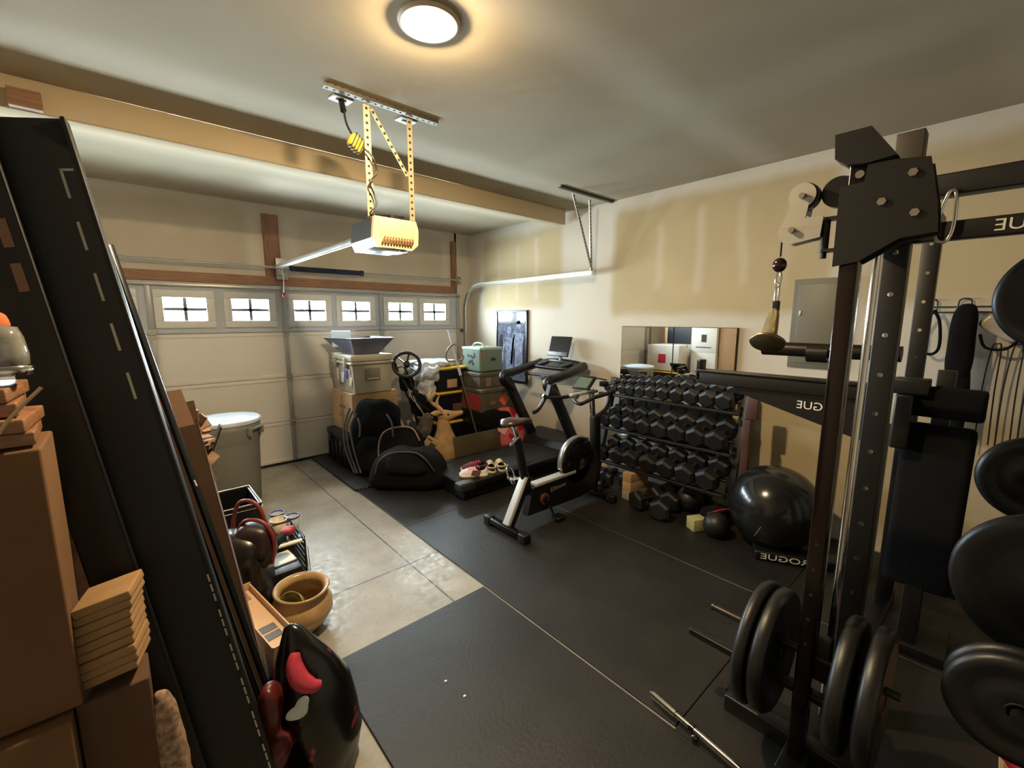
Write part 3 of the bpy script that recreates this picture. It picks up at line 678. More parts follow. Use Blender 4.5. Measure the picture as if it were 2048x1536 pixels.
for k, (u0, u1, wd) in enumerate(((-.035, .055, .011), (-.062, -.048, .008))):
    p0 = cc + (d * .316 + ax * u0).normalized() * .3195; p1 = cc + (d * .316 + ax * u1).normalized() * .3195
    b.beam(p0, p1, .002, wd, up=tuple(d))
b.build('printed_logo', WHITEP, t)
# long black sleeve with lettering on the floor
M_ = TR(3.50, .80, FZ + .036) @ rot(0, 0, math.radians(-62))
t = thing('foam_roller_box', 'long black box with white mirrored lettering lying by the exercise ball', 'box', (3.55, .82, FZ))
MB().box((0, 0, 0), (.62, .15, .07), M_, 0, .012).build('case', BLKP, t)

# mirrors
MIR = mat('mirror_glass', (.86, .9, .9, 1), .015, 1.0)
for i, (y0, y1, lb) in enumerate(((2.205, 2.82, 'left of two frameless wall mirrors behind the dumbbell rack'), (1.60, 2.2, 'right of two frameless wall mirrors behind the dumbbell rack'))):
    t = thing('wall_mirror', lb, 'mirror', (4.12, (y0 + y1) / 2, .45), 'mirrors behind the dumbbell rack')
    MB().bb(4.108, 4.112, y0 + .003, y1 - .003, .45, 1.67).build('glass', MIR, t)
    MB().bb(4.112, 4.148, y0, y1, .45, 1.675).build('backing', mat('mirror_backing', S(58, 36, 30), .7), t)

# framed poster -------------------------------------------------------------
t = thing('framed_poster', 'black framed black and white photograph leaning on the right wall', 'picture', (4.12, 4.68, .86))
for (a0, a1, c0, c1) in ((4.35, 5.01, .86, .885), (4.35, 5.01, 1.845, 1.87), (4.35, 4.375, .885, 1.845), (4.985, 5.01, .885, 1.845)):
    MB().bb(4.115, 4.145, a0, a1, c0, c1, 0, .003).build('frame_bar', BLKP, t)
PRN = mat('poster_print', S(92, 100, 120), .12, var=.55, vscale=9, coat=.5)
pr = MB().bb(4.126, 4.14, 4.375, 4.985, .885, 1.845).build('print', PRN, t)
PL = mat('poster_light_grey', S(126, 134, 158), .15, var=.5, vscale=18, coat=.5); PD = mat('poster_dark_grey', S(48, 50, 62), .15, coat=.5)
Mw = Matrix(((0, 0, 1, 4.124), (-1, 0, 0, 4.985), (0, 1, 0, .885), (0, 0, 0, 1)))  # local x -> -Y, y -> Z
def ell(cx, cy, rx, ry, n=20): return [(cx + rx * math.cos(2 * PI * k / n), cy + ry * math.sin(2 * PI * k / n)) for k in range(n)]
b = MB()
for cx, s in ((.26, 1.0), (.46, 1.12)):
    b.prism(ell(cx, .70 * s, .045, .06), .002, Mw); b.prism([(cx - .11, .60 * s), (cx + .11, .60 * s), (cx + .08, .38 * s), (cx + .09, .10), (cx - .1, .10), (cx - .07, .38 * s)], .002, Mw)
    b.prism([(cx - .11, .60 * s), (cx - .08, .56 * s), (cx - .12, .36), (cx - .13, .22), (cx - .17, .22), (cx - .16, .38)], .002, Mw)
b.build('printed_figures', PL, pr)
b = MB().prism([(.02, .84), (.59, .84), (.59, .80), (.02, .78)], .002, Mw)
for cx, cy, rx, ry in ((.08, .45, .05, .2), (.55, .4, .04, .3), (.36, .3, .03, .15)): b.prism(ell(cx, cy, rx, ry), .0015, Mw)
b.build('printed_shadows', PD, pr)

# electric panel
t = thing('electrical_panel', 'grey electrical breaker panel door on the right wall', 'electrical panel', (4.12, 1.0, 1.36))
MB().bb(4.125, 4.15, .80, 1.19, 1.36, 2.07, 0, .004).build('panel_box', mat('panel_grey', S(104, 100, 86), .5), t)
MB().bb(4.118, 4.127, .84, 1.15, 1.40, 2.03, 0, .003).build('panel_door', mat('panel_grey_door', S(110, 105, 90), .45), t)
MB().bb(4.112, 4.12, 1.12, 1.135, 1.78, 1.82, 0, .002).build('latch', STEEL, t)
#@@PART3
# ================================================================== CABLE TOWER (near right)
RACKM = mat('rack_black_texture', S(15, 13, 12), .4, bump=.06, bscale=500)
RBRN = mat('rack_gloss_steel', S(30, 19, 16), .16, .35)
TX = 1.80
t = thing('cable_tower', 'tall black plate loaded cable tower with chrome guide rods in the right foreground', 'cable machine', (1.9, .3, FZ))
def holes(b, x, y0, z0, z1, st, r=.009, mi=1, dx=-.0012):
    z = z0
    while z < z1: b.cyl((x + dx, y0, z), (x + .0008, y0, z), r, n=12, mi=mi); z += st
b = MB().bb(TX, TX + .076, .345, .395, FZ, 2.30, 0, .005); holes(b, TX, .37, .25, 1.0, .10, .006); b.build('front_upright', [RBRN, HOLE], t)
for y in (.372, .335): MB().cyl((1.945 + (.372 - y) * 2.2, y, .12), (1.945 + (.372 - y) * 2.2, y, 2.05), .0125, n=16).build('guide_rod', CHROME, t)
MB().bb(1.876, 2.2, .345, .395, 2.02, 2.09, 0, .004).build('stay_beam', RACKM, t)
MB().bb(1.92, 2.02, .21, 1.0 - .32, FZ, .075, 0, .006).bb(1.72, 2.2, .33, .41, FZ, .05, 0, .006).build('base_foot', RACKM, t)
MB().bb(1.86, 1.93, -.5, .66, .0 + FZ, .085, 0, .006).build('base_runner', RACKM, t)
b = MB().cyl((1.87, .10, .47), (1.87, .74, .47), .014, n=20).cyl((1.87, .735, .47), (1.87, .745, .47), .016, n=20); b.build('plate_sleeve', mat('sleeve_dark_steel', S(52, 46, 42), .35, .4), t)
MB().bb(1.86, 1.90, .30, .40, .38, .56, 0, .006).build('carriage', RACKM, t)
MB().bb(1.84, 1.885, .16, .83, .295, .325, 0, .004).build('foot_rest', RACKM, t)
def plateX(pts, x, th=.008): 
    return [(p[0], p[1]) for p in pts], TR(x, 0, 0) @ Matrix(((0, 0, 1, 0), (1, 0, 0, 0), (0, 1, 0, 0), (0, 0, 0, 1))), th
g = [(.412, 2.18), (.35, 2.185), (.345, 2.235), (.27, 2.232), (.20, 2.222), (.175, 2.10), (.165, 2.01), (.25, 2.0), (.345, 1.94), (.41, 1.93)]
pp, M_, th = plateX(g, 1.790); b = MB().prism(pp, .009, M_); pp, M_, th = plateX(g, 1.885); b.prism(pp, .009, M_)
b.build('gusset_plate', RACKM, t)
b = MB(); BOLT = CHROME
for y, z in ((.235, 2.185), (.22, 2.07), (.30, 2.115)): b.cyl((1.778, y, z), (1.788, y, z), .012, n=6)
b.build('bolt', mat('bolt_zinc', S(170, 160, 150), .3, .9), t)
b = MB().cyl((1.795, .365, 2.212), (1.799, .365, 2.212), .012, n=16); b.build('cap_bolt', mat('bolt_zinc', S(170, 160, 150), .3, .9), t)
pp, M_, th = plateX([(.438, 2.345), (.345, 2.345), (.275, 2.245), (.345, 2.238), (.40, 2.245), (.432, 2.27)], 1.82); MB().prism(pp, .08, M_).build('top_cap', RACKM, t)
MB().bb(2.20, 2.28, .27, .35, 2.3, 2.43, 0, .003).build('upright_extension', mat('olive_brown_steel', S(62, 56, 46), .5), t)
# pulleys
PGREY = mat('pulley_plate_grey', S(168, 164, 154), .4, .3)
def arc(cx, cy, r, a0, a1, n=14): return [(cx + r * math.cos(math.radians(a0 + (a1 - a0) * k / n)), cy + r * math.sin(math.radians(a0 + (a1 - a0) * k / n))) for k in range(n + 1)]
for x in (1.815, 1.865):
    b = MB()
    for q_, poly in enumerate((arc(.525, 2.182, .042, 0, 345, 30), arc(.547, 2.065, .044, 0, 345, 30), [(.500, 2.165), (.556, 2.165), (.585, 2.075), (.512, 2.085)], [(.547, 2.021), (.46, 2.035), (.455, 2.105), (.535, 2.105)])):
        pp, M_, th = plateX(poly if q_ < 2 else poly, x); b.prism(pp, .006 + .0008 * q_, M_)
    b.build('pulley_bracket', PGREY, t)
b = MB()
for cy, cz in ((.522, 2.180), (.545, 2.068)):
    b.cyl((1.824, cy, cz), (1.856, cy, cz), .046 if cz > 2.1 else .036, n=32)
b.build('pulley_wheel', mat('pulley_black', S(20, 18, 26), .3), t)
for cy, cz in ((.522, 2.180), (.545, 2.068)): MB().cyl((1.795, cy, cz), (1.88, cy, cz), .010, n=6).build('pulley_axle', mat('bolt_zinc', S(170, 160, 150), .3, .9), t)
MB().cyl((1.84, .452, 2.10), (1.84, .452, 1.985), .013, n=16).cyl((1.84, .452, 1.985), (1.84, .452, 1.965), .010, n=6).bb(1.82, 1.86, .39, .455, 2.09, 2.10).bb(1.82, 1.86, .39, .455, 1.985, 1.995).build('hinge_pin', RACKM, t)
b = MB().cyl((1.86, .43, 2.185), (1.89, .43, 2.185), .05, n=32).cyl((1.85, .43, 2.185), (1.90, .43, 2.185), .01, n=8); b.build('pulley_wheel', mat('pulley_black', S(20, 18, 26), .3), t)
MB().tube([(1.84, .585, 2.065), (1.84, .585, 1.985)], .0035, n=6).build('cable', BLKP, t)
b = MB().sphere((1.84, .585, 1.955), .024, 20, sc=(1, 1, 1.1)); b.build('cable_stop_ball', mat('stop_ball', S(40, 18, 18), .15), t)
# hanging handle
t2 = thing('hanging_grip', 'knurled metal handle with flared end disc hanging from the cable', 'handle', (1.84, .59, 1.64))
MB().tube([(1.84, .585 + .008 * math.cos(a), 1.905 + .032 * math.sin(a)) for a in [2 * PI * k / 16 for k in range(16)]], .0045, n=8, closed=True).tube([(1.84, .585 + .006 * math.cos(a), 1.85 + .04 * math.sin(a)) for a in [2 * PI * k / 16 for k in range(16)]], .004, n=8, closed=True).build('carabiner', CHROME, t2)
MB().bb(1.83, 1.85, .573, .597, 1.785, 1.825, 0, .004).build('swivel', RACKM, t2)
KN = mat('brassy_knurled_steel', S(176, 158, 118), .28, 1.0, bump=.8, bscale=500)
Mh = TR(1.84, .588, 1.79) @ rot(-.08, .62, 0)
MB().lathe([(1e-4, .0), (.014, .0), (.019, -.02), (.022, -.05), (.027, -.115), (.029, -.135), (1e-4, -.135)], Mh, 28).build('grip', KN, t2)
MB().lathe([(1e-4, -.129), (.052, -.136), (.060, -.143), (.056, -.150), (1e-4, -.147)], Mh, 32).build('end_disc', mat('worn_brass_disc', S(140, 126, 96), .35, .9), t2)

# ================================================================== POWER RACK behind the tower
t = thing('power_rack', 'black power rack with lettered crossmember behind the cable tower', 'rack', (2.8, 0, FZ))
for x, y in ((2.20, .272), (3.32, .285), (2.20, -1.05), (3.32, -1.05)):
    b = MB().bb(x, x + .076, y, y + .076, FZ, 2.30, 0, .005); holes(b, x, y + .038, .3, 2.2, .155, .009); b.build('upright', [RACKM, CHROME], t)
MB().bb(2.22, 2.296, -1.0, .27, 2.19, 2.265, 0, .006).build('crossmember', RACKM, t)
cm = MB().bb(2.22, 2.27, -1.0, .27, 2.035, 2.10, 0, .006).build('lettered_crossmember', RACKM, t)
text('crossmember_lettering', 'ROGUE', .055, (2.2185, -.035, 2.067), (0, -1, 0), (0, 0, 1), WHITEP, cm, mirror=True, fit=.20)
for y in (.28, -1.05): MB().bb(2.28, 3.32, y, y + .07, 2.22, 2.29, 0, .005).build('side_beam', RACKM, t)
for y in (.28, -1.05): MB().bb(2.20, 3.45, y, y + .07, FZ, .08, 0, .005).build('base_beam', RACKM, t)
MB().bb(3.33, 3.39, -1.0, .27, .2, .27, 0, .005).build('rear_crossmember', RACKM, t)
b = MB().tube([(2.21, .17, 2.19), (2.21, .165, 2.08), (2.21, .18, 2.03), (2.21, .205, 2.04), (2.21, .21, 2.09), (2.21, .19, 2.19)], .006, n=8, closed=True, sub=5)
tag(b.build('carabiner', CHROME), 'silver carabiner clipped on the rack crossmember', 'carabiner')
# spotter arm
t = thing('spotter_arm', 'black spotter arm with gusset and mirrored white lettering reaching toward the dumbbells', 'spotter arm', (2.26, .6, 1.45))
MB().bb(2.225, 2.29, .29, 1.055, 1.425, 1.485, 0, .005).bb(2.22, 2.295, .28, 1.05, 1.485, 1.497, 0, .003).build('beam', RACKM, t)
MB().bb(2.225, 2.29, 1.035, 1.06, 1.44, 1.545, 0, .004).build('end_lip', RACKM, t)
pp, M_, th = plateX([(.87, 1.425), (.84, 1.395), (.36, 1.26), (.285, 1.26), (.285, 1.425)], 2.255); g_ = MB().prism(pp, .03, M_).build('gusset', RACKM, t)
text('gusset_lettering', 'ROGUE', .05, (2.238, .505, 1.375), (0, -1, 0), (0, 0, 1), WHITEP, g_, mirror=True, fit=.17)
t = thing('barbell', 'dark barbell with round end resting above the spotter arm', 'barbell', (2.5, .3, 1.6))
MB().cyl((2.60, .87, 1.60), (2.60, .30, 1.60), .036, n=24).build('sleeve', mat('barbell_dark', S(40, 36, 32), .35, .6), t)
MB().cyl((2.60, .66, 1.585), (2.60, .57, 1.585), .046, n=24).build('bar_collar', mat('barbell_dark', S(40, 36, 32), .35, .6), t)
# bumper plates on the tower carriage
def plate(x, y, z, r, th, axis, lab, rz=0, tilt=0, grp='bumper plates stored on the tower and rack'):
    t = thing('weight_plate', lab, 'weight plate', (x, y, z), grp)
    R_ = rot(PI / 2) if axis == 'y' else rot(0, PI / 2)
    M_ = TR(x, y, z) @ rot(0, 0, rz) @ R_
    h = th / 2
    pr = [(.027, -h * .7), (.06, -h), (.075, -h * .8), (r * .60, -h * .55), (r * .68, -h * .6), (r * .82, -h), (r - .012, -h), (r, -h + .012), (r, h - .012), (r - .012, h), (r * .82, h), (r * .68, h * .6), (r * .60, h * .55), (.075, h * .8), (.06, h), (.027, h * .7), (.027, -h * .7)]
    MB().lathe(pr, M_, 56).build('rubber_disc', mat('bumper_rubber', S(20, 19, 19), .42, bump=.06, bscale=200), t)
    MB().lathe([(.0255, -h * .72), (.033, -h * 1.03), (.033, h * 1.03), (.0255, h * .72), (.0255, -h * .72)], M_, 28).build('hub_ring', mat('dark_hub', S(60, 58, 56), .4, .6), t)
    return t
plate(1.87, .545, .42, .25, .045, 'y', 'black bumper plate on the tower sleeve, farthest left')
plate(1.87, .485, .42, .245, .055, 'y', 'thick black bumper plate beside the leftmost plate on the tower')
plate(1.88, .245, .42, .245, .055, 'y', 'black bumper plate just right of the tower upright')
plate(1.88, .165, .42, .245, .055, 'y', 'black bumper plate farthest right on the tower sleeve')
# plate tree on the far right
t = thing('plate_tree', 'black plate storage post holding the plates at the right edge', 'plate rack', (2.9, -.30, FZ))
MB().bb(2.84, 2.92, -.40, -.32, FZ, 2.05, 0, .005).build('post', RACKM, t)
MB().bb(2.5, 3.2, -.40, -.32, FZ, .08, 0, .005).build('base', RACKM, t)
for y, z, x0 in ((-.14, 1.83, 2.35), (-.14, 1.155, 2.42), (-.21, .90, 2.05), (-.15, .62, 1.80)):
    MB().cyl((x0, y, z), (2.84, y, z), .02, n=16).bb(2.83, 2.88, y - .03 if y > -.32 else y, -.33, z - .03, z + .03).build('peg', RACKM, t) if False else MB().cyl((x0, y, z), (2.86, y, z), .02, n=16).beam((2.86, y + .02, z), (2.86, -.36, z), .05, .05).build('peg', RACKM, t)
plate(2.42, -.14, 1.83, .19, .05, 'x', 'black weight plate highest at the right edge, partly out of frame')
plate(2.52, -.14, 1.155, .165, .045, 'x', 'small black weight plate against the pegboard wires on the right wall', rz=.15)
plate(2.12, -.21, .90, .255, .05, 'x', 'large black bumper plate below the small plate at the right edge')
plate(1.85, -.15, .62, .165, .04, 'x', 'black weight plate lowest on the plate tree, front of its pair')
plate(1.91, -.15, .62, .165, .04, 'x', 'black weight plate lowest on the plate tree, rear of its pair')
# upright bench and machine parts between the posts
t = thing('folded_bench', 'black workout bench stored on end behind the rack uprights', 'bench', (2.9, .30, FZ))
MB().box((3.00, .17, .80), (.10, .27, .86), rot(0, .06), 0, .035, 3).build('back_pad', BLKC, t)
MB().bb(2.95, 3.05, .02, .30, 1.27, 1.42, 0, .02).build('seat_pad', BLKC, t)
MB().bb(3.06, 3.12, .14, .21, FZ, 1.5, 0, .005).build('frame_rail', RACKM, t)
MB().bb(2.90, 3.20, .02, .34, FZ, .07, 0, .005).bb(2.93, 3.0, .14, .21, .05, .42, 0, .004).build('frame_foot', RACKM, t)
MB().bb(2.92, 3.02, .22, .36, 1.38, 1.46, 0, .01).bb(2.9, 3.0, .27, .34, 1.1, 1.38, 0, .01).build('adjuster', RACKM, t)
tag(MB().bb(3.55, 3.60, .42, .54, FZ, 1.10, 0, .01).build('grey_board', mat('slate_green_board', S(84, 92, 90), .6)), 'narrow slate grey board standing between the rack posts', 'board')
# wire hook rack and hanging gear
t = thing('wire_hook_rail', 'thin black wire rail with looped hooks on the right wall', 'hook rail', (4.12, .1, 1.85))
WIRE = BLKP
b = MB().cyl((4.135, .42, 1.835), (4.135, -.40, 1.835), .004, n=8).cyl((4.135, .42, 1.80), (4.135, -.40, 1.80), .004, n=8); b.build('rail_wire', WIRE, t)
for y in (.36, .20, .04, -.12, -.28):
    MB().tube([(4.12, y + .03, 1.79), (4.125, y + .03, 1.86), (4.125, y + .018, 1.885), (4.125, y - .018, 1.885), (4.125, y - .03, 1.86), (4.12, y - .03, 1.79), (4.09, y - .03, 1.785)], .0045, n=8, sub=4).build('hook', WIRE, t)
b = MB().blob((4.03, .185, 1.60), (.12, .13, .50), None, e=3.2, amp=.02, fr=6, n=10).blob((4.04, .17, 1.22), (.11, .11, .55), None, e=3.2, amp=.02, fr=5, n=10, seed=3)
tag(b.build('hanging_belt', BLKC), 'long black padded weight belt hanging from the wire hooks', 'belt')
b = MB().tube([(4.07, .34, 1.80), (4.06, .39, 1.70), (4.06, .40, 1.60), (4.06, .34, 1.52), (4.06, .29, 1.56), (4.06, .30, 1.72), (4.07, .33, 1.80)], .009, n=8, sub=4, closed=True).bb(4.05, 4.07, .385, .41, 1.60, 1.66, 1, .004)
tag(b.build('ankle_strap', [BLKC, CHROME]), 'black loop strap with metal buckle hanging left of the belt', 'strap')
b = MB().blob((4.05, .02, 1.70), (.06, .20, .10), rot(.6), e=5, amp=.01, fr=14, n=8)
b.tube([(4.04, .11, 1.66), (4.03, .08, 1.58), (4.03, 0, 1.57), (4.03, -.05, 1.62)], .008, mi=1, sub=4)
tag(b.build('clear_pouch', [mat('pouch_plastic', S(168, 158, 146), .25), BLKC]), 'pale plastic pouch with dark strap hanging beside the belt', 'pouch')
for i, y in enumerate((.03, -.06, -.15)):
    b = MB().tube([(4.10, y + .03, .90 + .02 * i), (4.10, y + .035, 1.3), (4.10, y + .02, 1.57), (4.10, y, 1.60), (4.10, y - .02, 1.57), (4.10, y - .02, 1.3), (4.10, y - .03, .95)], .004, n=8, sub=5)
    tag(b.build('jump_rope', BLKP), 'thin dark cord looped on the right wall, %s of its row' % ('first from the belt', 'second from the belt', 'third from the belt')[i], 'rope', 'cords hanging on the right wall')
# plyo box with towel bottom right
tag(MB().bb(2.30, 2.75, -.62, -.17, FZ, .12, 0, .004).build('wood_platform', WOODL), 'pale plywood board on the floor in the bottom right corner', 'board')
tag(MB().blob((2.35, -.34, .155), (.30, .34, .07), rot(0, 0, .3), e=3, amp=.03, fr=9, n=12).build('red_towel', RED), 'red towel heap in the bottom right corner', 'towel')
# chrome bar on floor
p0, p1 = Vector((1.655, .905, .05)), Vector((1.60, .50, .05)); d = (p1 - p0).normalized()
t = thing('chrome_bar', 'short chrome cable bar lying on the mat at the bottom edge', 'bar', (1.64, .7, FZ))
MB().cyl(p0, p0 + d * .014, .008, n=16).cyl(p0 + d * .014, p0 + d * .135, .0155, n=20).cyl(p0 + d * .135, p0 + d * .21, .011, n=16).build('sleeve', CHROME, t)
MB().cyl(p0 + d * .205, p0 + d * .225, .017, n=16).sphere(p0 + d * .235 + Vector((-.012, .0, -.02)), .016, 16).build('spring_knob', mat('dark_chrome', S(90, 88, 92), .12, 1), t)
MB().cyl(p0 + d * .225, p0 + d * .9, .0125, n=16).build('shaft', CHROME, t)
M_ = TR(3.50, .80, FZ + .036) @ rot(0, 0, math.radians(-62))
o = [o for o in bpy.data.objects if o.name == 'foam_roller_box'][0]
text('case_lettering', 'ROGUE', .06, M_ @ Vector((-.12, -.0765, .0)), M_.to_3x3() @ Vector((1, 0, 0)), (0, 0, 1), WHITEP, [c for c in o.children][0], mirror=True, fit=.30)
#@@PART4
# ================================================================== CORNER PILE
def at(x, y, dep):
    """room point seen a given distance ahead along the camera's own level axis"""
    return None
# --- near tote column: case, carton, cooler, feeder
t = thing('hard_case', 'black ribbed plastic hard case on the floor under the moving carton', 'case', (2.1, 5.1, 0))
b = MB().bb(1.78, 2.42, 4.84, 5.52, FZ, .33, 0, .03)
for k in range(5): b.bb(1.765, 1.785, 4.92 + k * .125, 4.97 + k * .125, .05, .31, 0, .006)
for k in range(5): b.bb(1.86 + k * .12, 1.90 + k * .12, 4.825, 4.845, .05, .31, 0, .006)
b.build('base', BLKP, t)
MB().bb(1.77, 2.43, 4.83, 5.53, .33, .425, 0, .03).build('lid', BLKP, t)
for y in (4.98, 5.36): MB().bb(1.745, 1.775, y - .035, y + .035, .28, .38, 0, .006).build('latch', DGREY, t)
t = thing('moving_carton', 'tan moving carton between the black case and the grey cooler', 'box', (2.1, 5.15, .43))
MB().bb(1.86, 2.42, 4.86, 5.50, .427, .90, 0, .004, 1).build('carton_body', mat('tan_card', S(196, 160, 122), .85, var=.06, vscale=5), t)
MB().bb(1.858, 1.862, 5.14, 5.22, .43, .90).bb(1.86, 2.42, 5.16, 5.22, .9, .902).build('tape_strip', TAPE, t)
b = MB()
for k, (y, z, w_) in enumerate(((5.17, .72, .16), (5.17, .655, .10), (5.2, .62, .22), (5.2, .60, .18))): b.bb(1.8565, 1.8595, y - w_ / 2, y + w_ / 2, z - (.018 if k == 0 else .004), z + (.018 if k == 0 else .004))
b.build('carton_print', mat('brown_ink', S(130, 92, 62), .8), t)
COOL = mat('cooler_grey_tan', S(168, 162, 146), .5, bump=.05, bscale=200)
t = thing('hard_cooler', 'grey tan hard cooler with stickers stacked on the moving carton', 'cooler', (2.1, 5.12, .905))
b = MB(); 
b.prism([(1.895, .905), (2.335, .905), (2.355, 1.24), (1.875, 1.24)], .62, TR(0, 5.15, 0) @ rot(PI / 2) @ Matrix.Identity(4)); b.build('cooler_body', COOL, t)
MB().bb(1.85, 2.375, 4.815, 5.485, 1.235, 1.265, 0, .012).build('rim', COOL, t)
MB().bb(1.86, 2.365, 4.825, 5.475, 1.268, 1.345, 0, .02).build('lid', COOL, t)
MB().bb(2.02, 2.20, 4.828, 4.845, 1.05, 1.19, 0, .004).build('handle_recess', mat('cooler_recess', S(120, 114, 102), .6), t)
MB().bb(2.04, 2.18, 4.812, 4.84, 1.055, 1.075, 0, .006).build('handle', COOL, t)
for y in (4.98, 5.30): MB().bb(1.83, 1.865, y - .03, y + .03, 1.19, 1.31, 0, .01).build('latch', mat('cooler_latch', S(150, 146, 132), .5), t)
STK = [(5.04, 1.12, .09, .09, S(84, 78, 150)), (5.16, 1.07, .10, .12, S(220, 218, 210)), (4.92, 1.04, .07, .10, S(226, 214, 190)), (5.30, 1.10, .06, .14, S(208, 206, 200)), (5.24, 1.0, .05, .05, S(70, 70, 74)), (4.92, 1.16, .05, .05, S(196, 190, 176))]
b = MB(); ms = []
for k, (y, z, w_, h_, c) in enumerate(STK):
    b.box((1.879 - (z - .905) * .06 + .009, y, z), (.003, w_, h_), rot(.15 * (-1) ** k, .06, 0), k, .001); ms.append(mat('sticker_%d' % k, c, .4))
b.build('stickers', ms, t)
# feeder
FD = mat('feeder_grey_steel', S(104, 106, 124), .4, .4, var=.15, vscale=6)
t = thing('sheet_metal_tray', 'flared grey sheet metal trough with a white board inside on the cooler', 'tray', (2.08, 5.1, 1.35))
bt = [(1.94, 4.92), (2.24, 4.92), (2.24, 5.32), (1.94, 5.32)]; tp = [(1.86, 4.80), (2.40, 4.84), (2.38, 5.46), (1.76, 5.42)]
vs = [(x, y, 1.348) for x, y in bt] + [(x, y, 1.535) for x, y in tp] + [(x + (.006 if x < 2.1 else -.006), y + (.006 if y < 5.1 else -.006), 1.354) for x, y in bt] + [(x + (.008 if x < 2.1 else -.008), y + (.008 if y < 5.1 else -.008), 1.536) for x, y in tp]
fs = [(3, 2, 1, 0)] + [(k, (k + 1) % 4, 4 + (k + 1) % 4, 4 + k) for k in range(4)] + [(8, 9, 10, 11)] + [(8 + (k + 1) % 4, 8 + k, 12 + k, 12 + (k + 1) % 4) for k in range(4)] + [(4 + k, 4 + (k + 1) % 4, 12 + (k + 1) % 4, 12 + k) for k in range(4)]
MB().add(vs, fs).build('trough', FD, t)
MB().box((1.90, 5.18, 1.52), (.02, .24, .19), rot(0, -.12, .7)).build('white_board', mat('pale_blue_board', S(206, 222, 230), .5), t)
MB().prism([(0, 0), (.46, 0), (.02, .15)], .012, TR(1.93, 5.28, 1.47) @ rot(PI / 2, 0, -.32)).build('wood_divider', mat('grey_brown_board', S(150, 132, 124), .7), t)
# --- golf cart
t = thing('folded_push_cart', 'folded black push cart with its spoked wheel up by the wrapped bundle', 'cart', (2.6, 4.9, FZ))
Wc = Vector((2.52, 4.78, 1.205)); Mn = TR(*Wc) @ rot(0, 0, -YAW + .25) @ rot(PI / 2 - .5, 0, 0)
b = MB(); b.tube([(.158 * math.cos(2 * PI * k / 36), .158 * math.sin(2 * PI * k / 36), 0) for k in range(36)], .02, n=10, closed=True)
b2 = MB(); b2.v = [tuple(Mn @ Vector(v)) for v in b.v]; b2.f, b2.m, b2.sm = b.f, b.m, b.sm; b2.build('tyre', BLKR, t)
b = MB().lathe([(1e-4, -.03), (.035, -.03), (.04, 0), (.035, .03), (1e-4, .03)], Mn, 20)
for k in range(6):
    a = 2 * PI * k / 6 + .3; b.beam(Mn @ Vector((.03 * math.cos(a), .03 * math.sin(a), 0)), Mn @ Vector((.15 * math.cos(a), .15 * math.sin(a), 0)), .022, .012)
b.build('spoked_rim', BLKP, t)
b = MB().tube([Wc + Vector((-.02, .02, -.02)), (2.62, 4.80, .85), (2.74, 4.72, .45), (2.80, 4.70, .05)], .018, sub=4).tube([(2.40, 4.86, 1.24), (2.52, 4.86, .90), (2.64, 4.80, .50), (2.66, 4.80, .05)], .015, sub=4)
b.tube([(2.44, 4.82, 1.10), (2.56, 4.72, .80), (2.74, 4.66, .62)], .012, sub=4)
b.build('folded_frame', BLKP, t)
b = MB().blob((2.55, 4.86, .98), (.18, .12, .22), e=3, amp=.03, fr=9, n=10).blob((2.68, 4.82, .68), (.20, .14, .30), e=3, amp=.03, fr=9, n=10, seed=2); b.build('cart_pouch', BLKC, t)
b = MB()
for k in range(3): b.tube([(2.50 + .06 * k, 4.72, .92 - .1 * k), (2.52 + .07 * k, 4.68, .80 - .1 * k), (2.60 + .06 * k, 4.70, .72 - .1 * k)], .007, n=6, sub=4)
b.build('strap', mat('shiny_grey_strap', S(150, 152, 158), .3), t)
# --- totes
def tote(x0, x1, y0, y1, z0, z1, lab, lid=True):
    t = thing('storage_tote', lab, 'storage bin', ((x0 + x1) / 2, (y0 + y1) / 2, z0), 'black storage totes stacked by the door')
    MB().add([(x0 + .03, y0 + .03, z0), (x1 - .03, y0 + .03, z0), (x1 - .03, y1 - .03, z0), (x0 + .03, y1 - .03, z0), (x0 + .01, y0 + .01, z1 - .03), (x1 - .01, y0 + .01, z1 - .03), (x1 - .01, y1 - .01, z1 - .03), (x0 + .01, y1 - .01, z1 - .03)],
             [(0, 3, 2, 1), (4, 5, 6, 7), (0, 1, 5, 4), (1, 2, 6, 5), (2, 3, 7, 6), (3, 0, 4, 7)]).bb(x0, x1, y0, y1, z1 - .06, z1 - .03, 0, .008).build('bin', NAVY, t)
    if lid: MB().bb(x0 - .008, x1 + .008, y0 - .008, y1 + .008, z1 - .03, z1, 0, .012).build('lid', YEL, t)
    return t
tote(2.92, 3.42, 4.74, 5.36, FZ, .41, 'black storage tote at the bottom of the yellow lidded stack')
tt = tote(2.92, 3.42, 4.74, 5.36, .412, .81, 'black storage tote with yellow lid in the middle of the stack')
MB().bb(3.16, 3.30, 4.755, 4.765, .52, .64).build('paper_label', mat('brown_label', S(96, 74, 56), .7), tt)
tt = tote(2.92, 3.40, 4.74, 5.36, .812, 1.13, 'black storage tote with yellow lid at the top of the stack')
MB().bb(3.08, 3.23, 4.752, 4.762, .86, .97, 0, .001).build('paper_label', mat('tan_label', S(190, 150, 124), .7), tt)
b = MB().blob((3.08, 5.10, 1.165), (.66, .56, .09), rot(0, .03, .2), e=3.5, amp=.05, fr=9, n=22).blob((2.86, 4.92, 1.07), (.24, .44, .26), rot(0, .2, .1), e=2.6, amp=.05, fr=9, n=20, seed=5).blob((2.84, 4.88, .86), (.16, .30, .34), rot(0, .1, .1), e=2.6, amp=.05, fr=11, n=18, seed=8)
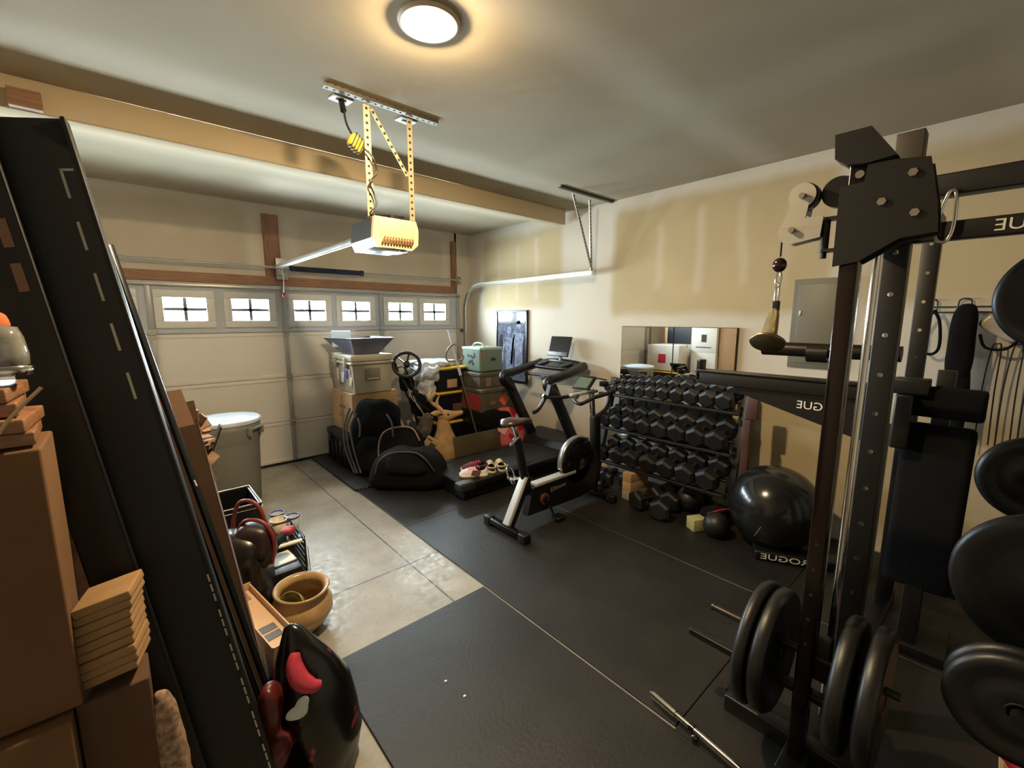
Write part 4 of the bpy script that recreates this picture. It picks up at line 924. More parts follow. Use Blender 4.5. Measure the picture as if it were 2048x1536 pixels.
tag(b.build('wrapped_blanket', mat('patterned_plastic', S(186, 192, 202), .3, var=.35, vscale=26, bump=.8, bscale=30)), 'crumpled grey white patterned blanket in plastic draped over the totes', 'blanket')
# --- workbench box under crates, crates, soft cooler
tag(MB().bb(3.30, 3.98, 4.36, 5.0, FZ, .56, 0, .02).build('black_bin', BLKP), 'large black bin carrying the two ammunition crates', 'storage bin')
tag(MB().blob((3.52, 4.28, .46), (.50, .24, .26), rot(0, .05, -.2), e=3, amp=.04, fr=7, n=12).build('dark_jacket', BLKC), 'dark jacket heaped between the crates and the red bag', 'jacket')
OLV = mat('olive_crate_paint', S(84, 78, 66), .6, var=.2, vscale=10)
def crate(x0, x1, y0, y1, z0, z1, lab):
    t = thing('ammunition_crate', lab, 'crate', ((x0 + x1) / 2, (y0 + y1) / 2, z0), 'olive crates by the framed poster')
    MB().bb(x0, x1, y0, y1, z0, z1 - .045, 0, .006).build('crate_body', OLV, t)
    MB().bb(x0 - .008, x1 + .008, y0 - .008, y1 + .008, z1 - .05, z1, 0, .008).build('crate_lid', OLV, t)
    return t
tc_ = crate(3.30, 3.86, 4.30, 4.86, .565, .86, 'olive crate with orange diamond sticker, lower of two')
MB().bb(3.294, 3.301, 4.34, 4.72, .59, .79).build('red_label', mat('faded_red_label', S(150, 48, 50), .6), tc_)
MB().box((3.66, 4.296, .70), (.125, .004, .125), rot(0, PI / 4, 0)).build('orange_diamond', mat('orange_label', S(232, 96, 48), .5), tc_)
MB().bb(3.42, 3.52, 4.294, 4.30, .66, .70).build('stencil_print', mat('brown_stencil', S(140, 92, 66), .7), tc_)
tc_ = crate(3.34, 3.84, 4.40, 4.86, .862, 1.06, 'olive crate under the green soft cooler, upper of two')
MB().bb(3.44, 3.52, 4.392, 4.40, .88, 1.0).build('scuffed_patch', mat('scuff_brown', S(128, 104, 96), .7), tc_)
GRN = mat('sage_green_fabric', S(104, 122, 112), .75, bump=.15, bscale=300)
t = thing('soft_cooler', 'sage green soft cooler bag standing on the olive crates', 'cooler', (3.6, 4.66, 1.065))
MB().bb(3.38, 3.76, 4.44, 4.84, 1.064, 1.37, 0, .035, 4).build('cooler_bag', GRN, t)
MB().bb(3.375, 3.765, 4.435, 4.845, 1.345, 1.385, 0, .018, 3).build('top_lid', mat('pale_green_piping', S(156, 176, 164), .6), t)
MB().tube([(3.50, 4.50, 1.375), (3.50, 4.55, 1.43), (3.50, 4.70, 1.43), (3.50, 4.76, 1.375)], .012, sub=5).build('handle', mat('pale_green_piping', S(156, 176, 164), .6), t)
MB().bb(3.56, 3.63, 4.434, 4.441, 1.21, 1.245).build('badge', INK, t)
MB().bb(3.41, 3.43, 4.430, 4.441, 1.24, 1.31, 0, .004).build('zip_pull', mat('orange_zip', S(196, 96, 66), .6), t)
b = MB()
for k, (y, z, a, h_) in enumerate(((4.62, 1.26, .09, .03), (4.56, 1.28, .03, .06), (4.70, 1.27, .04, .03), (4.64, 1.20, .08, .03), (4.60, 1.17, .05, .04), (4.68, 1.175, .03, .03))): b.box((3.379, y, z), (.004, a, h_), rot(.3 * (-1) ** k, 0, 0))
b.build('black_markings', INK, t)
# red bag
t = thing('printed_feed_bag', 'crumpled red and white printed bag behind the treadmill post', 'bag', (3.68, 4.22, .03))
Mb = TR(3.66, 4.20, .33) @ rot(0, 0, -.35) @ rot(-.25, .22, 0)
MB().blob((0, 0, 0), (.44, .15, .50), None, e=5, amp=.02, fr=9, n=16).build('x', RED) if False else None
b = MB().blob((0, 0, 0), (.44, .14, .52), e=5, amp=.022, fr=8, n=16); b.v = [tuple(Mb @ Vector(v)) for v in b.v]; b.build('bag_body', mat('faded_red_print', S(196, 96, 102), .35, var=.25, vscale=7), t)
b = MB().prism([(-.06, .26), (.10, .26), (.20, .06), (.12, -.02), (.02, .12)], .012, Mb @ TR(0, -.072, 0) @ rot(PI / 2)).prism([(.12, .26), (.2, .26), (.2, .2)], .012, Mb @ TR(0, -.072, 0) @ rot(PI / 2)).prism([(-.02, -.06), (.2, -.18), (.2, -.22), (-.02, -.12)], .012, Mb @ TR(0, -.072, 0) @ rot(PI / 2))
b.build('red_print', mat('deep_red_print', S(170, 22, 40), .35), t)
MB().box((0, 0, 0), (.06, .012, .07), Mb @ TR(.07, -.076, .16)).build('white_panel', WHITEP, t)
MB().box((0, 0, 0), (.13, .010, .12), Mb @ TR(-.12, -.076, -.02) @ rot(0, .4, 0)).build('pale_print', mat('pale_pink_print', S(226, 176, 170), .4), t)
# flat glass/board leaning behind treadmill
tag(MB().box((3.18, 4.16, .20), (.80, .02, .34), rot(-.2), 0, .003).build('tinted_panel', mat('tinted_brown_panel', S(78, 68, 48), .12)), 'dark tinted panel on edge behind the treadmill deck', 'panel')
# steel post with loop handle
t = thing('loop_handle_tool', 'long steel shafted tool with a bent loop handle leaning by the totes', 'garden tool', (3.2, 4.35, FZ))
q0, q1 = Vector((3.24, 4.24, .07)), Vector((3.02, 4.62, 1.62)); dd = (q1 - q0).normalized()
MB().cyl(q0, q0 + dd * 1.1, .013, n=12).build('lower_shaft', mat('dark_steel_shaft', S(100, 92, 82), .35, .7), t)
MB().cyl(q0 + dd * 1.08, q1, .011, n=12).cyl(q0 + dd * 1.02, q0 + dd * 1.12, .019, n=12).build('upper_shaft', SILVER, t)
lc = q0 + dd * 1.31
lp = [lc + RV * a + Vector((0, 0, c)) for a, c in ((-.02, -.10), (.08, -.09), (.11, -.05), (.075, .0), (.07, .07), (.03, .105), (-.03, .10), (-.09, .03), (-.11, -.05), (-.08, -.10))]
MB().tube(lp, .012, n=10, closed=True, sub=5).build('loop_handle', mat('grey_loop_grip', S(120, 118, 116), .35), t)
MB().box(q0 + Vector((0, 0, -.03)), (.16, .06, .05), rot(0, .25, 0), 0, .01).build('tool_head', STEEL, t)

# --- bags in front of the case
LF = lambda x, y: Matrix.Translation((x, y, 0)) @ rot(0, 0, -YAW)   # local x = along the bags' front
def inframe(b, M): b.v = [tuple(M @ Vector(v)) for v in b.v]; return b
t = thing('camping_backpack', 'tall black backpack with grey straps standing in front of the case', 'backpack', (2.02, 4.55, FZ))
F = LF(1.98, 4.55)
inframe(MB().blob((.02, .0, .43), (.54, .26, .86), rot(-.12), e=3.2, amp=.05, fr=6, n=22).blob((.04, -.12, .30), (.40, .16, .40), rot(-.1), e=3, amp=.04, fr=8, n=16, seed=4), F).build('pack_body', BLKC, t)
b = MB()
for k, x in enumerate((-.24, -.21, -.17)):
    b.tube([(x + .02, -.12, .80 - .03 * k), (x - .04, -.16, .60), (x - .03 + .01 * k, -.18, .36), (x + .06, -.20, .10)], .012, n=8, sub=5)
b.tube([(-.13, -.15, .70), (-.10, -.18, .62), (-.11, -.18, .50)], .012, n=8, sub=5).tube([(.18, -.14, .74), (.24, -.17, .64), (.25, -.18, .5)], .010, n=8, sub=5)
inframe(b, F).build('strap', mat('grey_webbing', S(84, 86, 90), .5), t)
t = thing('brown_trimmed_bag', 'black bag with curved brown trim between the backpack and the duffel', 'bag', (2.1, 4.22, FZ))
F = LF(2.12, 4.26)
inframe(MB().blob((.03, 0, .30), (.50, .16, .58), rot(-.2), e=3, amp=.01, fr=4, n=16), F).build('bag_body', BLKC, t)
b = MB().tube([(-.19, -.13, .22), (-.19, -.10, .42), (-.14, -.06, .55), (.0, -.04, .60), (.16, -.04, .585), (.24, -.07, .46)], .009, n=8, sub=6); inframe(b, F).build('piping', mat('brown_leather_trim', S(136, 104, 82), .5), t)
t = thing('duffel_bag', 'large black duffel bag on the mat beside the deer mount', 'bag', (2.05, 3.92, FZ))
F = LF(2.08, 3.98)
b = MB().blob((0, 0, FZ + .20), (.74, .38, .42), None, e=3.4, amp=.035, fr=5, n=22, seed=2).blob((.02, -.10, FZ + .30), (.52, .22, .26), rot(-.3), e=3.2, amp=.03, fr=7, n=18, seed=6)
b.v = [(v[0] * (1.08 - .55 * max(0, v[2] - .12)), v[1], max(v[2], FZ + .001)) for v in b.v]
inframe(b, F).build('duffel_body', BLKC, t)
b = MB().tube([(-.29, -.20, .22), (-.24, -.22, .36), (-.12, -.19, .435), (.10, -.19, .44), (.22, -.22, .38), (.30, -.2, .25)], .007, n=8, sub=5); inframe(b, F).build('zip', mat('zip_dark_grey', S(58, 58, 60), .4), t)
# thick edged pad under the case
t = thing('truck_bed_mat', 'thick black pad with studded front edge on the concrete under the bags', 'mat', (1.9, 4.9, 0))
tag(MB().bb(1.60, 1.78, 4.22, 5.60, FZ, .035, 0, .008).build('rubber_pad', BLKR, t), 'x', 'mat')
del bpy.data.objects['rubber_pad']['label']; del bpy.data.objects['rubber_pad']['category']
b = MB()
for k in range(4): b.cyl((1.64 + k * .04, 4.215, .024), (1.64 + k * .04, 4.222, .024), .006, n=8)
b.build('stud', STEEL, t)

# ================================================================== DEER MOUNT
FUR = mat('deer_fur', S(164, 130, 90), .9, var=.25, vscale=9, bump=.5, bscale=180)
FURL = mat('pale_deer_fur', S(206, 176, 134), .9, bump=.4, bscale=180)
ANT = mat('antler', S(186, 152, 112), .55, var=.2, vscale=20)
t = thing('deer_mount', 'taxidermy deer head and shoulders with antlers standing on the floor', 'deer mount', (2.80, 4.36, FZ))
F = LF(2.76, 4.38)
b = MB()
R3 = lambda c, a, bb_: (c, (a, 0, 0), (0, bb_, 0))
rings = [R3((.02, 0, .02), .165, .14), R3((.015, 0, .10), .178, .155), R3((.005, 0, .20), .180, .15), R3((.01, 0, .28), .160, .135),
         R3((.02, 0, .35), .125, .108), R3((.015, 0, .42), .095, .085), R3((.01, 0, .49), .080, .070), R3((.012, 0, .55), .072, .062), R3((.015, 0, .60), .055, .05)]
b.loft(rings, n=28)
H3 = lambda x, z, w_, h_: ((x, 0, z), (0, w_, 0), (0, 0, h_))
rings = [H3(-.075, .612, .012, .012), H3(-.065, .612, .038, .042), H3(-.03, .607, .056, .066), H3(.015, .600, .064, .076), H3(.06, .600, .062, .072), H3(.10, .606, .050, .058), H3(.14, .616, .040, .043),
         H3(.18, .627, .033, .034), H3(.215, .636, .029, .030), H3(.238, .640, .024, .026), H3(.25, .641, .01, .012)]
b.loft(rings, n=28); inframe(b, F).build('head_and_neck', FUR, t)
for s_ in (-1, 1):
    e_ = MB().loft([((-.0, s_ * .055, .63), (.02, 0, .0), (0, .01, .01)), ((-.04, s_ * .10, .65), (.012, 0, .036), (0, .012, 0)), ((-.075, s_ * .14, .665), (.01, 0, .03), (0, .008, 0)), ((-.11, s_ * .17, .672), (.002, 0, .004), (0, .003, 0))], n=12); inframe(e_, F).build('ear', FURL, t)
    ey = MB().sphere((.075, s_ * .052, .628), .013, 14); inframe(ey, F).build('eye', mat('glass_eye', S(14, 10, 8), .05), t)
    a_ = MB()
    base = Vector((-.005, s_ * .028, .655))
    main = [base, base + Vector((-.05, s_ * .05, .07)), base + Vector((-.10, s_ * .12, .13)), base + Vector((-.10, s_ * .19, .20)), base + Vector((-.02, s_ * .21, .27))] if s_ < 0 else [base, base + Vector((-.06, .05, .05)), base + Vector((-.16, .11, .10)), base + Vector((-.22, .15, .17)), base + Vector((-.24, .14, .26))]
    a_.tube(main, lambda u: .018 * (1 - .6 * u), n=10, sub=6)
    for i0, off in ((1, Vector((.02, s_ * .01, .13))), (2, Vector((.06, -s_ * .01, .17))), (3, Vector((.05, -s_ * .02, .13)))):
        p_ = main[i0]; a_.tube([p_, p_ + off * .5 + Vector((-.015, 0, 0)), p_ + off], lambda u: .0135 * (1 - .75 * u), n=8, sub=5)
    inframe(a_, F).build('antler', ANT, t)
inframe(MB().blob((.244, 0, .645), (.022, .03, .026), e=3, n=6), F).build('nose', mat('deer_nose', S(34, 28, 26), .4), t)
inframe(MB().tube([(.245, -.012, .628), (.22, -.028, .622), (.19, -.033, .612)], .0035, n=6), F).build('mouth_line', mat('deer_nose', S(34, 28, 26), .4), t)
t = thing('garment_hanger_tag', 'tan tag with dark print hanging behind the deer antlers', 'tag', (2.55, 4.3, .5))
F2 = LF(2.60, 4.36) @ TR(-.02, 0, .30) @ rot(0, .6, 0)
inframe(MB().box((0, 0, 0), (.15, .012, .13), None, 0, .004), F2).build('card', mat('tan_tag_card', S(170, 146, 112), .6), t)
inframe(MB().box((.03, -.008, -.02), (.07, .003, .06), None).box((-.03, -.008, .03), (.06, .003, .015)), F2).build('print', mat('tag_print', S(78, 58, 46), .6), t)
tag(inframe(MB().blob((0, .03, .05), (.18, .08, .34), rot(0, .5), e=3, amp=.03, fr=8, n=12), LF(2.60, 4.46) @ TR(-.05, 0, .42)).build('camouflage_bag', mat('camouflage_cloth', S(76, 68, 60), .8, var=.6, vscale=22)), 'dark camouflage cloth bag behind the deer neck', 'bag')

# ================================================================== SHOES on the treadmill
def shoe(name, label, grp, x, y, ang, upper, sole, lace=None, clog=False):
    t = thing(name, label, 'shoe', (0, 0, 0), grp)
    L = .29; hw = lambda u: .036 + .016 * math.sin(PI * min(1, u * 1.05)) + (.006 if .05 < u < .4 else 0)
    st = [.0, .03, .10, .22, .38, .55, .72, .88, .97, 1.0]
    wd = [.012, .032, .044, .050, .048, .040, .038, .040, .030, .010]
    b = MB(); th = .034 if not clog else .028
    rings = [((L * (u - .5), 0, th / 2 + (.010 if u < .05 else .003 if u > .96 else 0)), (0, w_ * 1.04, 0), (0, 0, th / 2)) for u, w_ in zip(st, wd)]
    b2 = MB(); n = len(rings)
    vs = []
    for (c, a, _), w_ in zip(rings, wd):
        z0 = c[2] - th / 2; vs += [(c[0], -w_ * .92, z0), (c[0], -w_ * 1.06, z0 + th * .6), (c[0], -w_, z0 + th), (c[0], w_, z0 + th), (c[0], w_ * 1.06, z0 + th * .6), (c[0], w_ * .92, z0)]
    fs = [(i * 6 + k, i * 6 + (k + 1) % 6, (i + 1) * 6 + (k + 1) % 6, (i + 1) * 6 + k) for i in range(n - 1) for k in range(6)] + [(5, 4, 3, 2, 1, 0), tuple(range((n - 1) * 6, n * 6))]
    b2.add(vs, fs, 0, True).build('sole', sole, t)
    hs = [.012, .030, .042, .055, .070, .072, .058, .066, .060, .018] if not clog else [.012, .032, .048, .062, .070, .05, .012, .012, .012, .008]
    b = MB(); rr = []
    for u, w_, h_ in zip(st, wd, hs):
        if clog and u > .6: break
        rr.append(((L * (u - .5) * .97, 0, th - .004), (0, w_ * .93, 0), (0, 0, h_)))
    vs = []; m = 14
    for c, a, bb_ in rr:
        for k in range(m + 1):
            al = PI * k / m; vs.append((c[0], a[1] * math.cos(al), c[2] + bb_[2] * math.sin(al)))
    fs = [(i * (m + 1) + k, i * (m + 1) + k + 1, (i + 1) * (m + 1) + k + 1, (i + 1) * (m + 1) + k) for i in range(len(rr) - 1) for k in range(m)]
    b.add(vs, fs, 0, True)
    if clog:
        b.tube([(L * .04, -.042, .055), (L * .25, -.042, .058), (L * .42, -.030, .066), (L * .47, 0, .068), (L * .42, .030, .066), (L * .25, .042, .058), (L * .04, .042, .055)], .008, n=8, sub=4)
    b.build('upper', upper, t)
    o_ = MB().blob((L * (.23 if not clog else .2), 0, th + (.052 if not clog else .006)), (L * (.36 if not clog else .5), .058, .045 if not clog else .012), e=2.6, n=6); o_.build('opening', BLKC, t)
    if lace:
        b = MB()
        for k in range(5): b.tube([(L * (-.18 + .075 * k), -.03, th + .048 + .003 * k), (L * (-.17 + .075 * k), 0, th + .066 + .004 * k), (L * (-.15 + .075 * k), .03, th + .048 + .003 * k)], .0035, n=6, sub=3)
        b.tube([(L * .12, 0, .10), (L * .16, -.03, .118), (L * .2, -.035, .1), (L * .13, -.005, .1)], .0035, n=6, sub=4); b.build('laces', lace, t)
        MB().prism([(-.02, -.02), (.06, -.025), (.08, .02), (.0, .025)], .003, TR(-.01, -.049, .058) @ rot(PI / 2 - .35)).build('side_panel', mat('magenta_panel', S(96, 36, 52), .7), t)
    place(t, (x, y, .193), ang)
    return t
shA = PI - YAW - .02
WU = mat('shoe_white_mesh', S(222, 214, 218), .7, bump=.2, bscale=300); SO = mat('shoe_sole_cream', S(226, 212, 190), .6); PK = mat('pink_lace', S(216, 70, 110), .7)
sA = -YAW + .12
for i, (dx, dy, lb, um) in enumerate(((0, 0, 'white running shoe with pink laces, nearest shoe on the treadmill deck', WU), (.10, .12, 'dark magenta running shoe with pink laces behind the white one', mat('magenta_mesh', S(88, 34, 50), .75)))):
    shoe('running_shoe', lb, 'running shoes on the treadmill', 2.47 + dx, 3.37 + dy, sA, um, SO, PK)
CL = mat('tan_clog_foam', S(182, 160, 118), .6)
for i, (dx, dy, lb) in enumerate(((0, 0, 'tan foam clog beside the running shoes, left of its pair'), (.105, -.03, 'tan foam clog beside the running shoes, right of its pair'))):
    shoe('clog', lb, 'tan clogs on the treadmill', 2.72 + dx, 3.41 + dy, -YAW + PI / 2 + .2 + PI, CL, CL, clog=True)
for i, (x, y, lb) in enumerate(((1.02, 1.49, 'tiny pale scrap on the mat by the concrete, lower right of two'), (1.00, 1.62, 'tiny pale scrap on the mat by the concrete, upper of two'))):
    tag(MB().prism([(-.006, -.003), (.006, -.005), (.008, .004), (-.004, .005)], .0015, TR(x, y, FZ + .001)).build('scrap', WHITEP), lb, 'scrap', 'scraps on the near mat')
#@@PART5
# ================================================================== LEFT FOREGROUND
def skew(o, xv, yv):
    """matrix with local x along xv, local y along yv (made square), origin o"""
    y = Vector(yv).normalized(); x = Vector(xv); x = (x - y * x.dot(y)).normalized(); z = x.cross(y)
    m = Matrix((x, y, z)).transposed().to_4x4(); m.translation = Vector(o); return m
PB, PT = Vector((.272, 1.47, FZ * 0 + .01)), Vector((-.07, 1.93, 2.35))
MP = skew(PB, (-.28, .06, 0), PT - PB); LP = (PT - PB).length
NS = 1 if (MP.to_3x3() @ Vector((0, 0, 1))).y < 0 else -1     # local z that faces the open room
SLATE = mat('slotted_black_steel', S(19, 21, 24), .5, .2, bump=.04, bscale=300)
SLOT = mat('slot_highlight_steel', S(196, 194, 184), .3, .8)  # pale inlaid strips: the highlights in the slots put into colour
SLOTB = mat('slot_brown_board', S(128, 96, 80), .7)
def slab(b, x0, x1, y0, y1, z0, z1, mi=0, bev=0): b.box((0, 0, 0), (abs(x1 - x0), abs(y1 - y0), abs(z1 - z0)), MP @ TR((x0 + x1) / 2, (y0 + y1) / 2, NS * (z0 + z1) / 2), mi, bev)
t = thing('slotted_steel_panel', 'tall black slotted steel panel leaning upright in the left foreground', 'steel panel', (.13, 1.5, 0))
b = MB(); slab(b, 0, .285, 0, LP, -.03, 0, 0, .004); slab(b, 0, .012, 0, LP, 0, .012, 0, .003); slab(b, .273, .285, 0, LP, 0, .012, 0, .003)
b.build('panel_sheet', SLATE, t)
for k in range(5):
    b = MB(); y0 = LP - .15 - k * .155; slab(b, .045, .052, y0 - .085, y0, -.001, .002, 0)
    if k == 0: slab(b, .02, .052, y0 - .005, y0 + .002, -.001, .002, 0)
    b.build('slot_highlight', SLOT, t)
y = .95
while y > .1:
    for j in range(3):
        b = MB(); slab(b, .010, .0145, y - j * .034 - .026, y - j * .034, .011, .0135, 0); b.build('slot_highlight', SLOT, t)
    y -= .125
b = MB()
for y, L, w_ in ((1.60, .05, .012), (1.54, .04, .022), (1.44, .09, .02), (1.36, .05, .014), (1.31, .025, .012), (1.18, .045, .012), (.88, .06, .014), (.80, .05, .010)): slab(b, .245, .245 + w_, y - L, y, -.001, .002, 0)
b.build('brown_slot', SLOTB, t)
t = thing('steel_channel', 'narrow black steel channel lying on the face of the slotted panel', 'steel channel', (.0, 1.5, 0))
b = MB(); slab(b, .165, .275, .0, LP + .10, .014, .03, 0, .003); slab(b, .165, .172, .0, LP + .10, .03, .034, 0, .001); b.build('channel_body', SLATE, t)
b = MB()
for k in range(3): slab(b, .190, .212, LP - .17 - k * .125 - .08, LP - .17 - k * .125, .029, .032)
b.build('brown_slot', SLOTB, t)
# bars behind the panel
for i, (px0, lb) in enumerate(((Vector((-.045, 1.985, 1.985)), 'left'), (Vector((-.012, 1.985, 2.00)), 'right'))):
    q = px0 + Vector((.34, -.36, -1.96))
    b = MB().beam(px0, q, .022, .014, 0, .004).beam(px0 + Vector((.004, -.008, -.25)), px0 + (q - px0) * .42 + Vector((.004, -.008, 0)), .006, .002, 1)
    tag(b.build('steel_bar', [mat('bar_black', S(40, 42, 46), .25, .6), SILVER]), 'thin black and silver bar behind the slotted panel, %s of its pair' % lb, 'steel bar', 'bars leaning behind the slotted panel')
# tall open carton
CB, CT = Vector((.325, 1.80, .01)), Vector((.175, 2.02, 1.36))
MC = skew(CB, (-1, .12, 0), CT - CB); LC = (CT - CB).length; NC = 1 if (MC.to_3x3() @ Vector((0, 0, 1))).y > 0 else -1
def cslab(b, x0, x1, y0, y1, z0, z1, mi=0, bev=0): b.box((0, 0, 0), (abs(x1 - x0), abs(y1 - y0), abs(z1 - z0)), MC @ TR((x0 + x1) / 2, (y0 + y1) / 2, NC * (z0 + z1) / 2), mi, bev)
t = thing('tall_open_carton', 'tall narrow brown carton with torn open top behind the slotted panel', 'box', (.2, 1.9, 0))
b = MB(); cslab(b, 0, .30, 0, LC, 0, .006); cslab(b, 0, .006, 0, LC, 0, .16); cslab(b, .294, .30, 0, LC, 0, .16); cslab(b, 0, .30, 0, LC + .09, .154, .16); cslab(b, 0, .30, 0, .01, 0, .16)
b.build('carton_wall', CARDD, t)
b = MB()
TORN = mat('torn_card_edge', S(150, 120, 98), .8, var=.3, vscale=40)
for k in range(9):
    b.box(MC @ Vector((-.004 - .004 * (k % 3), LC + .03 - .022 * k, NC * (.03 + .035 * (k % 4)))), (.006 + .004 * (k % 2), .035, .045), rot(.5 * k, .35 * k, .6 * k))
b.build('torn_flap', TORN, t)
MB().box(MC @ Vector((-.03, LC - .10, NC * .10)), (.006, .05, .16), rot(.1, .35, 0)).build('side_flap', CARDD, t)
tag(MB().beam(Vector((.165, 2.05, 1.10)), Vector((.09, 2.16, 1.47)), .10, .05).build('inner_carton', CARDD) , 'dark brown inner carton sticking out of the tall open carton', 'box')

# boxes stacked at the left edge
def carton(x0, x1, y0, y1, z0, z1, lab, m=CARD, grp='cartons stacked along the left side', pr=False, name='moving_carton'):
    t = thing(name, lab, 'box', ((x0 + x1) / 2, (y0 + y1) / 2, z0), grp)
    MB().bb(x0, x1, y0, y1, z0 + .001, z1 - .001, 0, .006, 2).build('carton_body', m, t)
    MB().bb((x0 + x1) / 2 - .03, (x0 + x1) / 2 + .03, y0 - .0015, y1 + .0015, z1 - .06, z1 + .0015).build('tape_strip', TAPE, t)
    return t
carton(-.98, -.178, 1.49, 1.72, .76, 1.455, 'large plain cardboard box face filling the lower left edge', mat('near_card_brown', S(112, 82, 56), .88, var=.06, vscale=4))
carton(-1.05, -.20, 1.46, 1.74, .0, .75, 'plain cardboard box on the floor below the large box face', mat('near_card_brown', S(112, 82, 56), .88))
SHEET = mat('kraft_sheet', S(156, 124, 88), .8, var=.1, vscale=20)
pr = None
for k in range(9):
    lab = 'tan kraft sheet in the pile beside the big box, %s from the bottom' % ('first', 'second', 'third', 'fourth', 'fifth', 'sixth', 'seventh', 'eighth', 'ninth')[k]
    if pr is None:
        pr = MB().box((0, 0, 0), (.125, .12, .024), None, 0, .004).build('folded_sheet', SHEET); o = pr
    else: o = pr.copy(); COL.objects.link(o)
    tag(o, lab, 'cardboard sheet', 'kraft sheets piled beside the big box')
    place(o, (-.108 + random.uniform(-.004, .004), 1.565 + random.uniform(-.004, .004), .80 + .0262 * k), -.25 + random.uniform(-.03, .03), 0, -.22)
tag(MB().bb(-.195, -.045, 1.50, 1.655, .0, .755, 0, .005).build('support_carton', CARDD), 'small dark carton under the pile of kraft sheets', 'box')
tag(MB().blob((-.34, 2.02, .68), (.42, .20, 1.38), e=8, amp=.012, fr=12, n=18).build('mottled_carton', mat('mottled_wrapped_brown', S(128, 98, 82), .5, var=.45, vscale=14)), 'mottled plastic wrapped brown carton glimpsed behind the left edge of the steel panel', 'box')
b = MB().blob((-.01, 1.53, .34), (.07, .09, .68), rot(0, -.05), e=3, amp=.02, fr=18, n=18); tag(b.build('rolled_rug', mat('speckled_rug', S(150, 124, 106), .9, var=.6, vscale=60)), 'speckled rolled rug standing between the floor carton and the steel panel', 'rug')
t = thing('wrapped_bundle', 'plastic wrapped wooden bundle on top of the large left box', 'bundle', (-.4, 1.6, 1.46))
b = MB()
for k in range(4): b.box((-.45 + .01 * (k % 2), 1.60, 1.478 + .036 * k), (.52 - .02 * k, .22, .032), rot(0, 0, .05 * (-1) ** k), 0, .004)
b.build('bundle_body', mat('wrapped_wood', S(150, 110, 82), .35, var=.3, vscale=12, stretch=(2, 2, 16)), t)
b = MB()
for x, a in ((-.22, .5), (-.34, -.4), (-.46, .4)): b.tube([(x - .06 * a, 1.478, 1.475), (x, 1.474, 1.53), (x + .12 * a, 1.482, 1.60)], .004, n=6, sub=4)
b.build('wrap_crease', mat('plastic_crease', S(214, 186, 160), .2), t)
t = thing('glass_jar', 'glass jar with chrome lid on the wrapped bundle at the left edge', 'jar', (-.235, 1.55, 1.61))
MB().lathe([(.03, 1.615), (.045, 1.625), (.047, 1.66), (.042, 1.70), (.034, 1.725), (1e-4, 1.73)], TR(-.225, 1.56, .015), 28).build('jar_body', mat('grey_jar_glass', S(150, 150, 146), .08, .3, coat=.6), t)
MB().lathe([(.05, 1.612), (.052, 1.618), (.052, 1.632), (.046, 1.636)], TR(-.225, 1.56, .015), 28).build('chrome_band', CHROME, t)
tag(MB().blob((-.26, 1.62, 1.755), (.10, .10, .05), e=3, amp=.012, fr=20, n=8).build('orange_cloth', mat('orange_cloth', S(206, 110, 66), .85)), 'crumpled orange cloth on the jar at the left edge', 'cloth')
# plastic bag of soil
BAGM = bpy.data.materials.new('printed_black_bag'); BAGM.use_nodes = True; nt = BAGM.node_tree; bs = nt.nodes['Principled BSDF']
bs.inputs['Roughness'].default_value = .22
tc = nt.nodes.new('ShaderNodeTexCoord'); n = nt.nodes.new('ShaderNodeTexNoise'); n.inputs['Scale'].default_value = 7.5; n.inputs['Detail'].default_value = 2.5
mp = nt.nodes.new('ShaderNodeMapping'); mp.inputs['Location'].default_value = (3.3, .4, 1.7); nt.links.new(tc.outputs['Object'], mp.inputs[0]); nt.links.new(mp.outputs[0], n.inputs[0])
cr = nt.nodes.new('ShaderNodeValToRGB'); cr.color_ramp.interpolation = 'LINEAR'
cr.color_ramp.elements[0].position = .63; cr.color_ramp.elements[0].color = S(14, 12, 13); cr.color_ramp.elements[1].position = .66; cr.color_ramp.elements[1].color = S(150, 44, 70)
nt.links.new(n.outputs[0], cr.inputs[0]); nt.links.new(cr.outputs[0], bs.inputs['Base Color'])
t = thing('plastic_soil_bag', 'glossy black plastic bag with pink print standing at the mat corner', 'bag', (.42, 1.62, 0))
b = MB(); rings = []
for z, a, c, dx, dy in ((.0, .10, .09, 0, 0), (.02, .13, .12, 0, 0), (.12, .145, .13, 0, 0), (.26, .15, .13, -.005, .0), (.38, .135, .11, -.015, .01), (.48, .105, .08, -.035, .02), (.55, .065, .05, -.055, .03), (.60, .03, .025, -.07, .04), (.615, .006, .006, -.075, .04)):
    rings.append(((.425 + dx, 1.62 + dy, z + .0), RV * a, Vector((RV.y, -RV.x, 0)) * c))
b.loft(rings, n=40)
b.v = [tuple(Vector(v) + Vector((mnoise.noise(Vector(v) * 9), mnoise.noise(Vector(v) * 9 + Vector((5, 0, 0))), 0)) * .02 * (1 if v[2] > .01 else 0)) for v in b.v]
b.build('bag_body', BAGM, t)
MB().tube([(.345, 1.572, .565), (.335, 1.555, .53), (.345, 1.525, .485), (.375, 1.505, .46), (.405, 1.497, .455)], lambda u: .012 + .02 * math.sin(PI * min(1, u * .95 + .05)), n=12, sub=6).build('pink_fold', mat('pink_bag_fold', S(176, 54, 76), .35), t)
MB().blob((.325, 1.505, .40), (.05, .02, .12), rot(0, .7, -.7), e=2.2, amp=.02, fr=16, n=8).build('white_fold', mat('bluish_white_fold', S(206, 222, 226), .3), t)
tag(MB().blob((.235, 1.60, .24), (.13, .10, .46), rot(0, .12, -.5), e=2.4, amp=.07, fr=11, n=14, seed=4).build('dark_red_bag', mat('dark_red_plastic', S(84, 26, 26), .35, var=.5, vscale=12)), 'dark red crumpled bag between the panel foot and the black plastic bag', 'bag')
